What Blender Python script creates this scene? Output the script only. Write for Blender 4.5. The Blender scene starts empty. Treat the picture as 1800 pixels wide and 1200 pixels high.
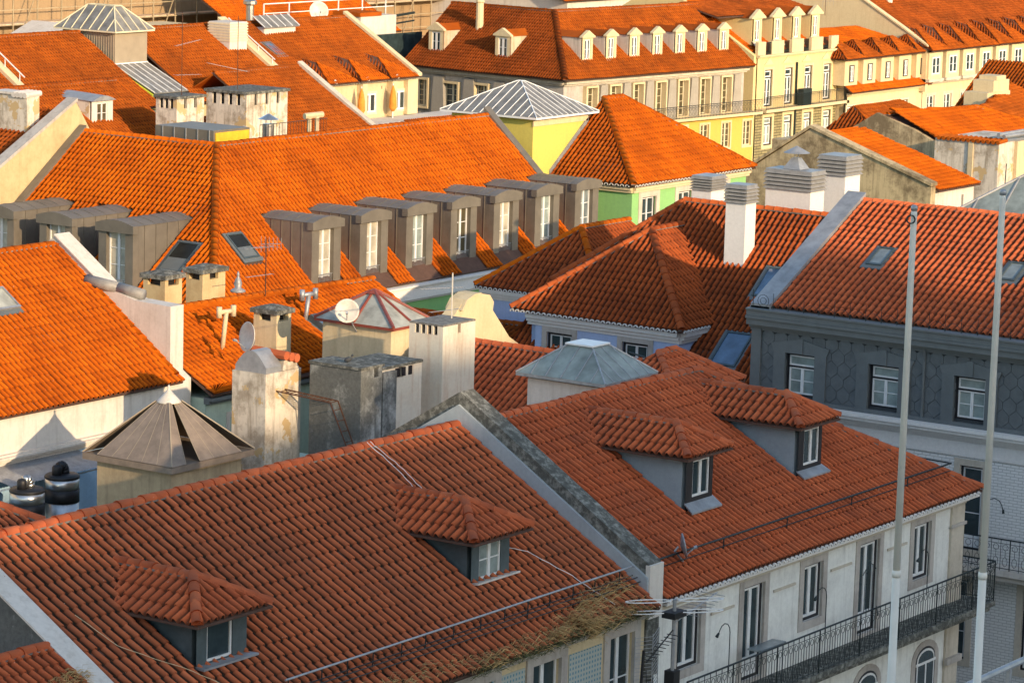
import bpy, math, random
import numpy as np
from mathutils import Vector, Matrix

random.seed(7)
rng = np.random.default_rng(7)
scene = bpy.context.scene
COL = scene.collection

# ------------------------------------------------------------------ camera, sky, sun, exposure
PITCH, ROLL, YAW = math.radians(9.417), math.radians(1.667), math.radians(34.02)
CAM = Vector((0.0, 0.0, 36.0))
_h = Vector((math.cos(YAW), math.sin(YAW), 0)); _r = Vector((math.sin(YAW), -math.cos(YAW), 0)); _z = Vector((0, 0, 1))
FWD = math.cos(PITCH) * _h - math.sin(PITCH) * _z
_up = math.sin(PITCH) * _h + math.cos(PITCH) * _z
RIGHT = math.cos(ROLL) * _r + math.sin(ROLL) * _up
UP = -math.sin(ROLL) * _r + math.cos(ROLL) * _up
cd = bpy.data.cameras.new('camera'); cam = bpy.data.objects.new('camera', cd); COL.objects.link(cam)
cd.sensor_width = 36; cd.lens = 116.0; cd.clip_start = 1; cd.clip_end = 3000
cam.matrix_world = Matrix(((RIGHT.x, UP.x, -FWD.x, CAM.x), (RIGHT.y, UP.y, -FWD.y, CAM.y), (RIGHT.z, UP.z, -FWD.z, CAM.z), (0, 0, 0, 1)))
scene.camera = cam

SUN_AZ, SUN_EL = math.radians(19.0), math.radians(15.5)
sd = bpy.data.lights.new('sun', 'SUN'); sun = bpy.data.objects.new('sun', sd); COL.objects.link(sun)
sd.energy = 2.5; sd.angle = math.radians(0.55); sd.color = (1.0, 0.74, 0.46)
SDIR = Vector((math.sin(SUN_AZ) * math.cos(SUN_EL), math.cos(SUN_AZ) * math.cos(SUN_EL), -math.sin(SUN_EL)))
sun.rotation_euler = SDIR.to_track_quat('-Z', 'Y').to_euler(); sun.location = (0, 0, 120)
w = bpy.data.worlds.new('World'); scene.world = w; w.use_nodes = True
sky = w.node_tree.nodes.new('ShaderNodeTexSky'); sky.sky_type = 'NISHITA'; sky.sun_disc = False
sky.sun_elevation = SUN_EL; sky.sun_rotation = math.radians(180) + SUN_AZ
sky.air_density = 1.0; sky.dust_density = 0.8; sky.ozone_density = 0.6
bg = w.node_tree.nodes['Background']; bg.inputs[1].default_value = 0.15
w.node_tree.links.new(sky.outputs[0], bg.inputs[0])
vs = scene.view_settings; vs.view_transform = 'Standard'; vs.look = 'None'; vs.gamma = 1.0; vs.exposure = 1.12
scene.render.engine = 'CYCLES'
scene.cycles.max_bounces = 6; scene.cycles.diffuse_bounces = 3; scene.cycles.glossy_bounces = 3; scene.cycles.transmission_bounces = 4
scene.cycles.caustics_reflective = False; scene.cycles.caustics_refractive = False

# ------------------------------------------------------------------ materials
MATS = {}
def nodes_of(name, rough=0.8, metal=0.0):
    m = bpy.data.materials.new(name); m.use_nodes = True
    nt = m.node_tree; b = nt.nodes['Principled BSDF']
    b.inputs['Roughness'].default_value = rough; b.inputs['Metallic'].default_value = metal
    MATS[name] = m
    return m, nt, b
def N(nt, t, **kw):
    n = nt.nodes.new('ShaderNode' + t)
    for k, v in kw.items(): setattr(n, k, v)
    return n
def noise(nt, vec, scale, detail=4, rough=0.6):
    n = N(nt, 'TexNoise'); n.inputs['Scale'].default_value = scale; n.inputs['Detail'].default_value = detail
    n.inputs['Roughness'].default_value = rough; nt.links.new(vec, n.inputs['Vector']); return n.outputs['Fac']
def ramp(nt, fac, stops):
    r = N(nt, 'ValToRGB'); e = r.color_ramp.elements
    while len(e) < len(stops): e.new(0.5)
    for i, (p, c) in enumerate(stops): e[i].position = p; e[i].color = (*c, 1) if len(c) == 3 else c
    nt.links.new(fac, r.inputs[0]); return r.outputs[0]
def mixc(nt, fac, a, b, mode='MIX'):
    m = N(nt, 'Mix', data_type='RGBA', blend_type=mode)
    for v, s in ((fac, m.inputs[0]), (a, m.inputs[6]), (b, m.inputs[7])):
        if isinstance(v, (int, float)): s.default_value = v
        elif isinstance(v, tuple): s.default_value = (*v, 1)
        else: nt.links.new(v, s)
    return m.outputs[2]
def mathn(nt, op, a, b=None, clamp=False):
    m = N(nt, 'Math', operation=op); m.use_clamp = clamp
    for i, v in enumerate((a, b)):
        if v is None: continue
        if isinstance(v, (int, float)): m.inputs[i].default_value = v
        else: nt.links.new(v, m.inputs[i])
    return m.outputs[0]
def pos(nt, sc=(1, 1, 1)):
    g = N(nt, 'NewGeometry'); mp = N(nt, 'Mapping'); mp.inputs['Scale'].default_value = sc
    nt.links.new(g.outputs['Position'], mp.inputs['Vector']); return mp.outputs[0]
def bump(nt, b, fac, strength=0.3, dist=0.02):
    n = N(nt, 'Bump'); n.inputs['Strength'].default_value = strength; n.inputs['Distance'].default_value = dist
    nt.links.new(fac, n.inputs['Height']); nt.links.new(n.outputs[0], b.inputs['Normal'])

def mat_tile(name, c1, c2, dark, grime, moss_shade, moss_shade_col=(0.05, 0.04, 0.028)):
    m, nt, b = nodes_of(name, 0.82)
    b.inputs['Specular IOR Level'].default_value = 0.04
    at = N(nt, 'Attribute', attribute_name='rnd'); oi = N(nt, 'ObjectInfo')
    f = mathn(nt, 'FRACT', mathn(nt, 'ADD', at.outputs['Fac'], oi.outputs['Random']))
    base = ramp(nt, f, [(0.0, c1), (0.84, c2), (0.94, tuple(0.65 * a + 0.35 * d for a, d in zip(c1, dark))), (1.0, tuple(min(1, x * 1.12) for x in c2))])
    p = pos(nt)
    big = noise(nt, p, 0.45, 5)
    base = mixc(nt, mathn(nt, 'MULTIPLY', ramp(nt, big, [(0.42, (0, 0, 0)), (0.72, (1, 1, 1))]), grime), base, dark)
    pat = noise(nt, p, 3.2, 6, 0.75)
    base = mixc(nt, mathn(nt, 'MULTIPLY', ramp(nt, pat, [(0.52, (0, 0, 0)), (0.68, (1, 1, 1))]), grime * 0.35), base, dark)
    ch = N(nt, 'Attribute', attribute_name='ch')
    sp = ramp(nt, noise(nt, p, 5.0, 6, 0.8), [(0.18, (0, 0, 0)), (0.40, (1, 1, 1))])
    mf = mathn(nt, 'MULTIPLY', mathn(nt, 'MULTIPLY', sp, ch.outputs['Fac']), moss_shade, True)
    base = mixc(nt, mf, base, moss_shade_col)  # moss in the channels, plus groove shade painted in for contrast
    # pale lichen specks
    li = ramp(nt, noise(nt, p, 16.0, 2, 0.5), [(0.735, (0, 0, 0)), (0.76, (1, 1, 1))])
    base = mixc(nt, mathn(nt, 'MULTIPLY', li, 0.55), base, (0.45, 0.40, 0.33))
    nt.links.new(base, b.inputs['Base Color'])
    bump(nt, b, noise(nt, p, 40, 3), 0.25, 0.01)
    return m
def mat_plaster(name, col, stain, amt=0.5, streak=0.5, rough=0.9, lo=0.45, hi=0.7, patch=None, scale=0.9):
    m, nt, b = nodes_of(name, rough)
    b.inputs['Specular IOR Level'].default_value = 0.08
    p = pos(nt)
    f1 = ramp(nt, noise(nt, p, scale, 8, 0.7), [(lo, (0, 0, 0)), (hi, (1, 1, 1))])
    base = mixc(nt, mathn(nt, 'MULTIPLY', f1, amt), col, stain)
    f2 = ramp(nt, noise(nt, pos(nt, (4, 4, 0.35)), 1.0, 5, 0.65), [(0.5, (0, 0, 0)), (0.72, (1, 1, 1))])
    base = mixc(nt, mathn(nt, 'MULTIPLY', f2, streak), base, stain)
    f3 = noise(nt, p, 9.0, 5, 0.7)
    base = mixc(nt, 0.22, base, ramp(nt, f3, [(0.3, tuple(c * 0.6 for c in col)), (0.7, tuple(min(1, c * 1.15) for c in col))]))
    if patch:
        f4 = ramp(nt, noise(nt, p, 1.3, 5, 0.6), [(0.585, (0, 0, 0)), (0.6, (1, 1, 1))])
        base = mixc(nt, f4, base, patch)
    nt.links.new(base, b.inputs['Base Color'])
    bump(nt, b, noise(nt, p, 14, 6, 0.7), 0.35, 0.015)
    return m
def mat_plain(name, col, rough=0.5, metal=0.0, var=0.25, scale=3.0, spec=0.4):
    m, nt, b = nodes_of(name, rough, metal)
    b.inputs['Specular IOR Level'].default_value = spec
    p = pos(nt)
    base = ramp(nt, noise(nt, p, scale, 6, 0.7), [(0.3, tuple(c * (1 - var) for c in col)), (0.7, tuple(min(1, c * (1 + var * 0.6)) for c in col))])
    nt.links.new(base, b.inputs['Base Color'])
    bump(nt, b, noise(nt, p, 22, 3), 0.12, 0.01)
    return m
def mat_glass(name, col, rough=0.06, spec=0.6, metal=0.0):
    m, nt, b = nodes_of(name, rough, metal)
    b.inputs['Specular IOR Level'].default_value = spec
    p = pos(nt)
    base = ramp(nt, noise(nt, p, 1.6, 3), [(0.3, tuple(c * 0.6 for c in col)), (0.75, tuple(min(1, c * 1.25) for c in col))])
    nt.links.new(base, b.inputs['Base Color'])
    bump(nt, b, noise(nt, p, 1.5, 2), 0.06, 0.02)
    return m
def mat_brick(name, c1, c2, mortar, sx, sy, axis='y', strength=0.5, off=0.5, msize=0.03):
    m, nt, b = nodes_of(name, 0.7)
    g = N(nt, 'NewGeometry'); sp = N(nt, 'SeparateXYZ'); nt.links.new(g.outputs['Position'], sp.inputs[0])
    cb = N(nt, 'CombineXYZ'); nt.links.new(sp.outputs['Y' if axis == 'y' else 'X'], cb.inputs[0]); nt.links.new(sp.outputs['Z'], cb.inputs[1])
    t = N(nt, 'TexBrick'); t.offset = off
    t.inputs['Scale'].default_value = 1.0; t.inputs['Brick Width'].default_value = sx; t.inputs['Row Height'].default_value = sy
    t.inputs['Mortar Size'].default_value = msize; t.inputs['Color1'].default_value = (*c1, 1); t.inputs['Color2'].default_value = (*c2, 1); t.inputs['Mortar'].default_value = (*mortar, 1)
    nt.links.new(cb.outputs[0], t.inputs['Vector'])
    n = noise(nt, pos(nt), 0.9, 6)
    base = mixc(nt, 0.35, t.outputs['Color'], mixc(nt, n, tuple(c * 0.5 for c in c1), c2), 'MULTIPLY')
    nt.links.new(mixc(nt, 0.6, t.outputs['Color'], base), b.inputs['Base Color'])
    bump(nt, b, mathn(nt, 'SUBTRACT', 1.0, t.outputs['Fac']), strength, 0.02)
    return m

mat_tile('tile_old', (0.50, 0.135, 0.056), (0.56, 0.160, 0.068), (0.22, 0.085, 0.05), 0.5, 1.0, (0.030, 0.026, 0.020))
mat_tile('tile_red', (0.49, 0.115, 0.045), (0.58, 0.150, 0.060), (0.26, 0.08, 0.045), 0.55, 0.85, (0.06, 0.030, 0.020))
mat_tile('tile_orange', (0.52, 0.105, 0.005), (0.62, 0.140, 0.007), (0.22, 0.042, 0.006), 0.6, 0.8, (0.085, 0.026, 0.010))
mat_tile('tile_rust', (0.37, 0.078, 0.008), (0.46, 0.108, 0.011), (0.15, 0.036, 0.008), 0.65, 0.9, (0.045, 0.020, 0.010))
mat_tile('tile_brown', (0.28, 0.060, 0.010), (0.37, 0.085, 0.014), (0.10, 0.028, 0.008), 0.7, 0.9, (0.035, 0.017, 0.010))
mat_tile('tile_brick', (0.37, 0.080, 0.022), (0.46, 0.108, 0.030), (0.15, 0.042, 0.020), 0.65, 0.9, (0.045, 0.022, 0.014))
mat_plain('deck', (0.10, 0.055, 0.04), 0.95)
mat_plain('mortar', (0.20, 0.19, 0.17), 0.95, 0, 0.6, 6)
mat_plaster('cream', (0.67, 0.55, 0.34), (0.45, 0.32, 0.18), 0.35, 0.35)
mat_plaster('cream_old', (0.60, 0.47, 0.26), (0.40, 0.25, 0.12), 0.65, 0.5)
mat_plaster('white', (0.67, 0.62, 0.55), (0.36, 0.30, 0.23), 0.35, 0.5)
mat_plaster('white_clean', (0.76, 0.74, 0.70), (0.6, 0.56, 0.5), 0.15, 0.2)
mat_plaster('offwhite', (0.80, 0.80, 0.74), (0.30, 0.28, 0.25), 0.35, 0.45)
mat_plaster('yellow', (0.66, 0.55, 0.13), (0.42, 0.34, 0.12), 0.20, 0.25)
mat_plaster('paleyellow', (0.68, 0.55, 0.28), (0.5, 0.36, 0.18), 0.25, 0.3)
mat_plaster('amber', (0.66, 0.43, 0.10), (0.5, 0.3, 0.1), 0.25, 0.3)
mat_plaster('blue', (0.42, 0.53, 0.76), (0.30, 0.36, 0.5), 0.25, 0.3)
mat_plaster('skyblue', (0.36, 0.55, 0.74), (0.25, 0.36, 0.5), 0.25, 0.3)
mat_plaster('green', (0.27, 0.52, 0.19), (0.18, 0.33, 0.18), 0.25, 0.3)
mat_plaster('palegreen', (0.50, 0.60, 0.48), (0.3, 0.35, 0.28), 0.35, 0.4)
mat_plaster('lime', (0.55, 0.60, 0.06), (0.3, 0.35, 0.05), 0.3, 0.3)
mat_plaster('stone', (0.50, 0.46, 0.41), (0.20, 0.17, 0.15), 0.6, 0.5)
mat_plaster('stone_lt', (0.60, 0.54, 0.44), (0.30, 0.25, 0.19), 0.5, 0.5)
mat_plaster('moss_stone', (0.33, 0.33, 0.29), (0.030, 0.030, 0.026), 0.95, 0.4, lo=0.32, hi=0.54, scale=5.0)
mat_plaster('dark_stucco', (0.48, 0.49, 0.46), (0.028, 0.030, 0.028), 0.97, 0.9, lo=0.32, hi=0.50, scale=0.7)
mat_plaster('patchy', (0.68, 0.61, 0.50), (0.16, 0.11, 0.06), 0.7, 0.85, lo=0.48, hi=0.62, patch=(0.52, 0.38, 0.20), scale=1.1)
mat_plaster('tan', (0.66, 0.54, 0.34), (0.36, 0.27, 0.15), 0.45, 0.5)
mat_plaster('rustwhite', (0.70, 0.64, 0.52), (0.42, 0.19, 0.06), 0.25, 0.6)
mat_plaster('gable_old', (0.54, 0.43, 0.26), (0.09, 0.06, 0.035), 0.9, 0.85, lo=0.44, hi=0.58, scale=0.55)
mat_plaster('bluegrey', (0.31, 0.375, 0.41), (0.19, 0.23, 0.26), 0.4, 0.25)
mat_plaster('greypaint', (0.39, 0.44, 0.46), (0.26, 0.28, 0.30), 0.4, 0.3)
mat_plaster('scaff_wall', (0.37, 0.26, 0.15), (0.20, 0.13, 0.07), 0.5, 0.5, scale=0.15)
mat_plaster('wood_old', (0.62, 0.50, 0.36), (0.40, 0.20, 0.08), 0.6, 0.8)
mat_plaster('planks', (0.60, 0.55, 0.46), (0.34, 0.29, 0.22), 0.3, 0.9)
mat_plain('zinc_teal', (0.085, 0.115, 0.125), 0.55, 0.3, 0.35, 1.5)
mat_plain('zinc_brown', (0.19, 0.165, 0.13), 0.55, 0.25, 0.25, 1.0)
mat_plain('zinc', (0.34, 0.35, 0.36), 0.5, 0.35, 0.3, 2.0)
mat_plain('slate', (0.115, 0.13, 0.135), 0.6, 0.0, 0.25, 2.5)
mat_plain('slate_gap', (0.045, 0.052, 0.056), 0.8)
mat_plain('slate_trim', (0.13, 0.148, 0.152), 0.5, 0.0, 0.15, 2.0)
mat_plaster('greypanel', (0.36, 0.33, 0.28), (0.20, 0.18, 0.15), 0.4, 0.4)
mat_plain('copper', (0.235, 0.185, 0.14), 0.5, 0.0, 0.35, 1.5)
mat_plain('taupe', (0.34, 0.28, 0.20), 0.6, 0.0, 0.15, 1.0)
mat_plain('louvre', (0.27, 0.26, 0.24), 0.55, 0.1, 0.25, 4)
mat_plain('white_paint', (0.78, 0.78, 0.76), 0.45, 0.0, 0.12)
mat_plain('cream_paint', (0.70, 0.62, 0.42), 0.5, 0.0, 0.12)
mat_plain('pole_paint', (0.72, 0.70, 0.62), 0.5, 0.0, 0.12, 1.2)
mat_plain('black_paint', (0.018, 0.018, 0.022), 0.45)
mat_plain('iron', (0.020, 0.030, 0.030), 0.5, 0.2)
mat_plain('rust_iron', (0.10, 0.045, 0.025), 0.8, 0.2, 0.5, 8)
mat_plain('steel', (0.55, 0.55, 0.54), 0.3, 0.9, 0.2)
mat_plain('galv', (0.38, 0.39, 0.40), 0.5, 0.5, 0.3, 4)
mat_plain('dish', (0.62, 0.58, 0.50), 0.5)
mat_plain('rubber', (0.015, 0.015, 0.017), 0.5)
mat_plain('red_metal', (0.24, 0.055, 0.035), 0.5)
mat_plain('yellow_panel', (0.75, 0.45, 0.03), 0.5)
mat_plain('orange_cloth', (0.75, 0.28, 0.04), 0.9)
mat_plain('curtain', (0.62, 0.60, 0.52), 0.9, 0, 0.2, 12)
mat_plain('wicker', (0.30, 0.20, 0.10), 0.9, 0, 0.4, 20)
mat_plain('asphalt', (0.05, 0.05, 0.052), 0.9)
mat_plain('strawgrass', (0.56, 0.36, 0.14), 0.9, 0, 0.5, 5)
mat_plain('greengrass', (0.12, 0.13, 0.05), 0.9, 0, 0.4, 5)
mat_plain('feather', (0.05, 0.055, 0.06), 0.8)
mat_glass('glass_dark', (0.035, 0.055, 0.06))
mat_glass('glass_warm', (0.10, 0.085, 0.05))
mat_plaster('tan_dark', (0.44, 0.35, 0.22), (0.16, 0.12, 0.08), 0.6, 0.6)
mat_glass('glass_cream', (0.50, 0.46, 0.36), 0.3, 0.3)
mat_glass('glass_black', (0.020, 0.022, 0.020), 0.35, 0.15)
mat_glass('glass_grey', (0.20, 0.24, 0.25), 0.12)
mat_glass('glass_sky', (0.10, 0.17, 0.26), 0.04, 0.9)
mat_glass('glass_frost', (0.40, 0.41, 0.36), 0.5, 0.2)
mat_glass('glass_green', (0.26, 0.30, 0.28), 0.4, 0.25)
mat_glass('glass_slate', (0.22, 0.215, 0.20), 0.4, 0.2)
mat_glass('glass_curtain', (0.30, 0.36, 0.34), 0.15)
mat_brick('white_brick', (0.80, 0.80, 0.77), (0.85, 0.85, 0.82), (0.52, 0.52, 0.50), 0.30, 0.10, 'y', 0.6, 0.5, 0.012)
mat_brick('rustic', (0.30, 0.26, 0.12), (0.40, 0.34, 0.18), (0.10, 0.09, 0.05), 0.9, 0.22, 'x', 0.8, 0.5, 0.03)
mat_brick('azulejo', (0.12, 0.27, 0.33), (0.16, 0.33, 0.40), (0.50, 0.52, 0.46), 0.13, 0.13, 'x', 0.1, 0.0, 0.035)

# ------------------------------------------------------------------ geometry helpers
ORG = {}
def root_of(o):
    while o.parent: o = o.parent
    return o
def tag(o, label, cat, group=None, kind=None):
    if label: o['label'] = label
    if cat: o['category'] = cat
    if group: o['group'] = group
    if kind: o['kind'] = kind
    return o
def thing(name, label, cat, loc, group=None, local=False, rz=0.0):
    o = bpy.data.objects.new(name, None); COL.objects.link(o); o.empty_display_size = 0.5
    o.location = loc; o.rotation_euler = (0, 0, rz)
    ORG[o.name] = Vector((0, 0, 0)) if local else Vector(loc)
    return tag(o, label, cat, group)
def link(name, me, mat, parent, off=None):
    if mat: me.materials.append(MATS[mat])
    o = bpy.data.objects.new(name, me); COL.objects.link(o)
    if parent: o.parent = parent
    return o
class G:
    def __init__(s): s.v = []; s.f = []
    def add(s, V, F):
        n = len(s.v); s.v += [tuple(p) for p in V]; s.f += [tuple(i + n for i in f) for f in F]; return s
    def box(s, x0, x1, y0, y1, z0, z1):
        return s.add([(x0, y0, z0), (x1, y0, z0), (x1, y1, z0), (x0, y1, z0), (x0, y0, z1), (x1, y0, z1), (x1, y1, z1), (x0, y1, z1)],
                     [(3, 2, 1, 0), (4, 5, 6, 7), (0, 1, 5, 4), (1, 2, 6, 5), (2, 3, 7, 6), (3, 0, 4, 7)])
    def quad(s, *p): return s.add(p, [tuple(range(len(p)))])
    def prism(s, pts, vec):
        n = len(pts); q = [tuple(Vector(p) + Vector(vec)) for p in pts]
        return s.add(list(pts) + q, [tuple(range(n))[::-1], tuple(range(n, 2 * n))] + [(i, (i + 1) % n, n + (i + 1) % n, n + i) for i in range(n)])
    def frustum(s, r0, z0, r1, z1):   # r = (x0,x1,y0,y1)
        a = [(r0[0], r0[2], z0), (r0[1], r0[2], z0), (r0[1], r0[3], z0), (r0[0], r0[3], z0), (r1[0], r1[2], z1), (r1[1], r1[2], z1), (r1[1], r1[3], z1), (r1[0], r1[3], z1)]
        return s.add(a, [(3, 2, 1, 0), (4, 5, 6, 7), (0, 1, 5, 4), (1, 2, 6, 5), (2, 3, 7, 6), (3, 0, 4, 7)])
    def cyl(s, p0, p1, r0, r1=None, n=10, cap=True):
        p0 = Vector(p0); p1 = Vector(p1); r1 = r0 if r1 is None else r1
        d = (p1 - p0).normalized(); a = d.orthogonal().normalized(); b = d.cross(a)
        V = []
        for p, r in ((p0, r0), (p1, r1)):
            for i in range(n):
                t = 2 * math.pi * i / n; V.append(p + (a * math.cos(t) + b * math.sin(t)) * r)
        F = [(i, (i + 1) % n, n + (i + 1) % n, n + i) for i in range(n)]
        if cap: F += [tuple(range(n))[::-1], tuple(range(n, 2 * n))]
        return s.add(V, F)
    def tube(s, pts, r, n=6):
        for a, b in zip(pts[:-1], pts[1:]): s.cyl(a, b, r, n=n)
        return s
    def bar(s, a, b, wx, wz=None):      # square bar between two points
        return s.cyl(a, b, wx * 0.7071, n=4)
    def ring(s, c, ax, ay, r, t=0.012, n=12, ry=None, full=1.0):
        c = Vector(c); ax = Vector(ax); ay = Vector(ay); ry = r if ry is None else ry
        k = int(n * full)
        pts = [c + ax * (r * math.cos(2 * math.pi * i / n)) + ay * (ry * math.sin(2 * math.pi * i / n)) for i in range(k + 1)]
        return s.tube(pts, t, 4)
    def lathe(s, c, prof, n=16, ax=(0, 0, 1)):
        c = Vector(c); ax = Vector(ax).normalized(); a = ax.orthogonal().normalized(); b = ax.cross(a)
        V = []; F = []
        for r, h in prof:
            for i in range(n):
                t = 2 * math.pi * i / n; V.append(c + ax * h + (a * math.cos(t) + b * math.sin(t)) * r)
        for k in range(len(prof) - 1):
            for i in range(n):
                j = (i + 1) % n; F.append((k * n + i, k * n + j, (k + 1) * n + j, (k + 1) * n + i))
        F.append(tuple(range(n))[::-1]); F.append(tuple(range((len(prof) - 1) * n, len(prof) * n)))
        return s.add(V, F)
    def ob(s, name, mat, parent=None, smooth=False, label=None, cat=None, group=None, kind=None, origin=None):
        if parent is None:
            if origin is None:
                xs = [v[0] for v in s.v]; ys = [v[1] for v in s.v]; zs = [v[2] for v in s.v]
                origin = ((min(xs) + max(xs)) / 2, (min(ys) + max(ys)) / 2, min(zs))
            off = Vector(origin)
        else: off = ORG[root_of(parent).name]
        me = bpy.data.meshes.new(name)
        me.from_pydata([(v[0] - off.x, v[1] - off.y, v[2] - off.z) for v in s.v], [], s.f); me.update()
        if smooth: me.polygons.foreach_set('use_smooth', [True] * len(me.polygons))
        o = link(name, me, mat, parent)
        if parent is None: o.location = off; ORG[o.name] = off
        tag(o, label, cat, group, kind)
        return o

# ------------------------------------------------------------------ roof tiles
PROF = np.array([(0, 0.0, 1.0), (0.06, 0.34, 0.5), (0.17, 0.80, 0.1), (0.30, 1.0, 0.0), (0.43, 0.80, 0.05), (0.55, 0.34, 0.35), (0.63, 0.0, 0.9), (0.82, -0.16, 1.0), (1.0, 0.0, 1.0)])
PROF_FAR = np.array([(0, 0.0, 1.0), (0.10, 0.6, 0.3), (0.30, 1.0, 0.0), (0.52, 0.6, 0.2), (0.64, 0.0, 0.9), (1.0, 0.0, 1.0)])
def tile_base(prof, pitch, course, hgt, lift):
    k = len(prof); L = course * 1.14
    V = np.zeros((3 * k, 3)); ch = np.zeros(3 * k)
    for r, (v, extra) in enumerate(((-0.0, lift - 0.035), (0.0, lift), (L, 0.0))):
        V[r * k:(r + 1) * k, 0] = (prof[:, 0] - 0.0) * pitch * 1.02
        V[r * k:(r + 1) * k, 1] = v
        V[r * k:(r + 1) * k, 2] = prof[:, 1] * hgt + extra
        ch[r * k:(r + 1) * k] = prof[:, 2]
    F = []
    for r in range(2):
        for i in range(k - 1): F.append((r * k + i, r * k + i + 1, (r + 1) * k + i + 1, (r + 1) * k + i))
    return V, np.array(F), ch
def quads_mesh(name, V, F, rnd=None, ch=None):
    me = bpy.data.meshes.new(name)
    me.vertices.add(len(V)); me.vertices.foreach_set('co', V.astype(np.float32).ravel())
    me.loops.add(len(F) * 4); me.loops.foreach_set('vertex_index', F.astype(np.int32).ravel())
    me.polygons.add(len(F)); me.polygons.foreach_set('loop_start', np.arange(0, len(F) * 4, 4, dtype=np.int32))
    me.polygons.foreach_set('use_smooth', np.ones(len(F), dtype=bool))
    me.update(calc_edges=True); me.validate()
    if rnd is not None: me.attributes.new('rnd', 'FLOAT', 'FACE').data.foreach_set('value', rnd.astype(np.float32))
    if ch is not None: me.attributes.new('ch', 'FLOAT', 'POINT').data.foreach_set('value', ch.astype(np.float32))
    return me
def inside(poly, P):
    x, y = P[:, 0], P[:, 1]; r = np.zeros(len(P), bool); n = len(poly)
    for i in range(n):
        x0, y0 = poly[i]; x1, y1 = poly[(i + 1) % n]
        if y0 == y1: continue
        c = ((y0 > y) != (y1 > y)) & (x < (x1 - x0) * (y - y0) / (y1 - y0) + x0); r ^= c
    return r
TILE_MESH = {}
def tiled(parent, pts, mat, pitch=0.25, course=0.36, far=False, holes=(), nobj=0, hgt=0.11, name='roof', deck=True, shift=0.0, lift=0.045):
    """tiled roof face: pts = convex 3-D polygon; holes = list of 3-D polygons"""
    P = [Vector(p) for p in pts]
    n = Vector((0, 0, 0))
    for i in range(len(P)):
        a, b = P[i], P[(i + 1) % len(P)]; n += a.cross(b)
    n.normalize()
    if n.z < 0: n = -n
    up = (Vector((0, 0, 1)) - n * n.z).normalized(); u = up.cross(n).normalized()
    o = min(P, key=lambda p: p.dot(up)); root = root_of(parent); off = ORG[root.name]
    uv = [((p - o).dot(u), (p - o).dot(up)) for p in P]
    if deck:
        g = G(); g.prism([p - n * 0.015 for p in P], -n * 0.08); rf = g.ob(name, 'deck', parent)
    else: rf = parent
    hu = [[((Vector(q) - o).dot(u), (Vector(q) - o).dot(up)) for q in h] for h in holes]
    umin = min(a for a, b in uv); umax = max(a for a, b in uv); vmax = max(b for a, b in uv)
    def interval(v):
        xs = []
        for i in range(len(uv)):
            (x0, y0), (x1, y1) = uv[i], uv[(i + 1) % len(uv)]
            if min(y0, y1) - 1e-6 <= v <= max(y0, y1) + 1e-6:
                if abs(y1 - y0) < 1e-6: xs += [x0, x1]
                else: xs.append(x0 + (x1 - x0) * (v - y0) / (y1 - y0))
        return (min(xs), max(xs)) if xs else (0, 0)
    prof = PROF_FAR if far else PROF
    bV, bF, bch = tile_base(prof, pitch, course, hgt, lift); m = len(bV)
    items = []
    rows = int(math.ceil(vmax / course)); nc0 = int(math.floor(umin / pitch)) - 1; nc1 = int(math.ceil(umax / pitch)) + 1
    for r in range(rows):
        v0 = r * course; vm = min(v0 + course * 0.5, vmax)
        lo, hi = interval(vm)
        for c in range(nc0, nc1):
            u0 = c * pitch + shift
            if u0 + pitch < lo + 0.03 or u0 > hi - 0.03: continue
            items.append((u0, v0))
    if not items: return rf
    it = np.array(items); ctr = it + np.array([pitch * 0.4, course * 0.5])
    keep = np.ones(len(it), bool)
    for h in hu: keep &= ~inside(h, ctr)
    it = it[keep]; ctr = ctr[keep]
    K = len(it)
    full = np.array([interval(min(v + course * 1.1, vmax))[0] <= a and a + pitch <= interval(min(v + course * 1.1, vmax))[1] + 0.02 and interval(v + .01)[0] <= a + .01 and a + pitch <= interval(v + .01)[1] + .03 and v + course * 1.14 <= vmax + .05 for a, v in it]) if nobj else np.zeros(K, bool)
    pick = np.zeros(K, bool)
    uA = np.array(u); upA = np.array(up); nA = np.array(n); oA = np.array(o)
    if nobj:
        W = oA + ctr[:, :1] * uA + ctr[:, 1:] * upA
        rel = W - np.array(CAM); dep = rel @ np.array(FWD)
        sx = rel @ np.array(RIGHT) / dep; sy = rel @ np.array(UP) / dep
        vis = full & (np.abs(sx) < 0.153) & (np.abs(sy) < 0.1015)
        idx = np.where(vis)[0]; idx = idx[np.argsort(dep[idx])][:nobj]; pick[idx] = True
    jit = rng.normal(0, 1, (K, 3)); ph = rng.uniform(0, 6.28, 4)
    sag = .03 * np.sin(ctr[:, 0] * .55 + ph[0]) * np.sin(ctr[:, 1] * .9 + ph[1]) + .014 * np.sin(ctr[:, 0] * 1.7 + ph[2]) * np.sin(ctr[:, 1] * 2.1 + ph[3])
    it[:, 1] += np.clip(rng.normal(0, .010, K), -.02, .03) * (it[:, 1] > .05)
    rest = ~pick
    if rest.any():
        kk = np.where(rest)[0]
        V = np.repeat(bV[None], len(kk), 0).copy()
        V[:, :, 2] += (jit[kk, 0] * 0.004 + sag[kk])[:, None]
        V[:, :, 2] += V[:, :, 1] * (jit[kk, 1] * 0.008)[:, None]
        V[:, :, 0] += it[kk, 0][:, None] + (jit[kk, 2] * 0.006)[:, None]
        V[:, :, 1] += it[kk, 1][:, None]
        V[:, :, 1] = np.clip(V[:, :, 1], -0.02, vmax + 0.02)
        # clip to the (convex) face
        vs_ = V[:, :, 1].ravel(); us_ = V[:, :, 0].ravel()
        knots = np.unique(np.clip(np.concatenate([np.linspace(0, vmax, 200), [b for a, b in uv]]), 0, vmax))
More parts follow.
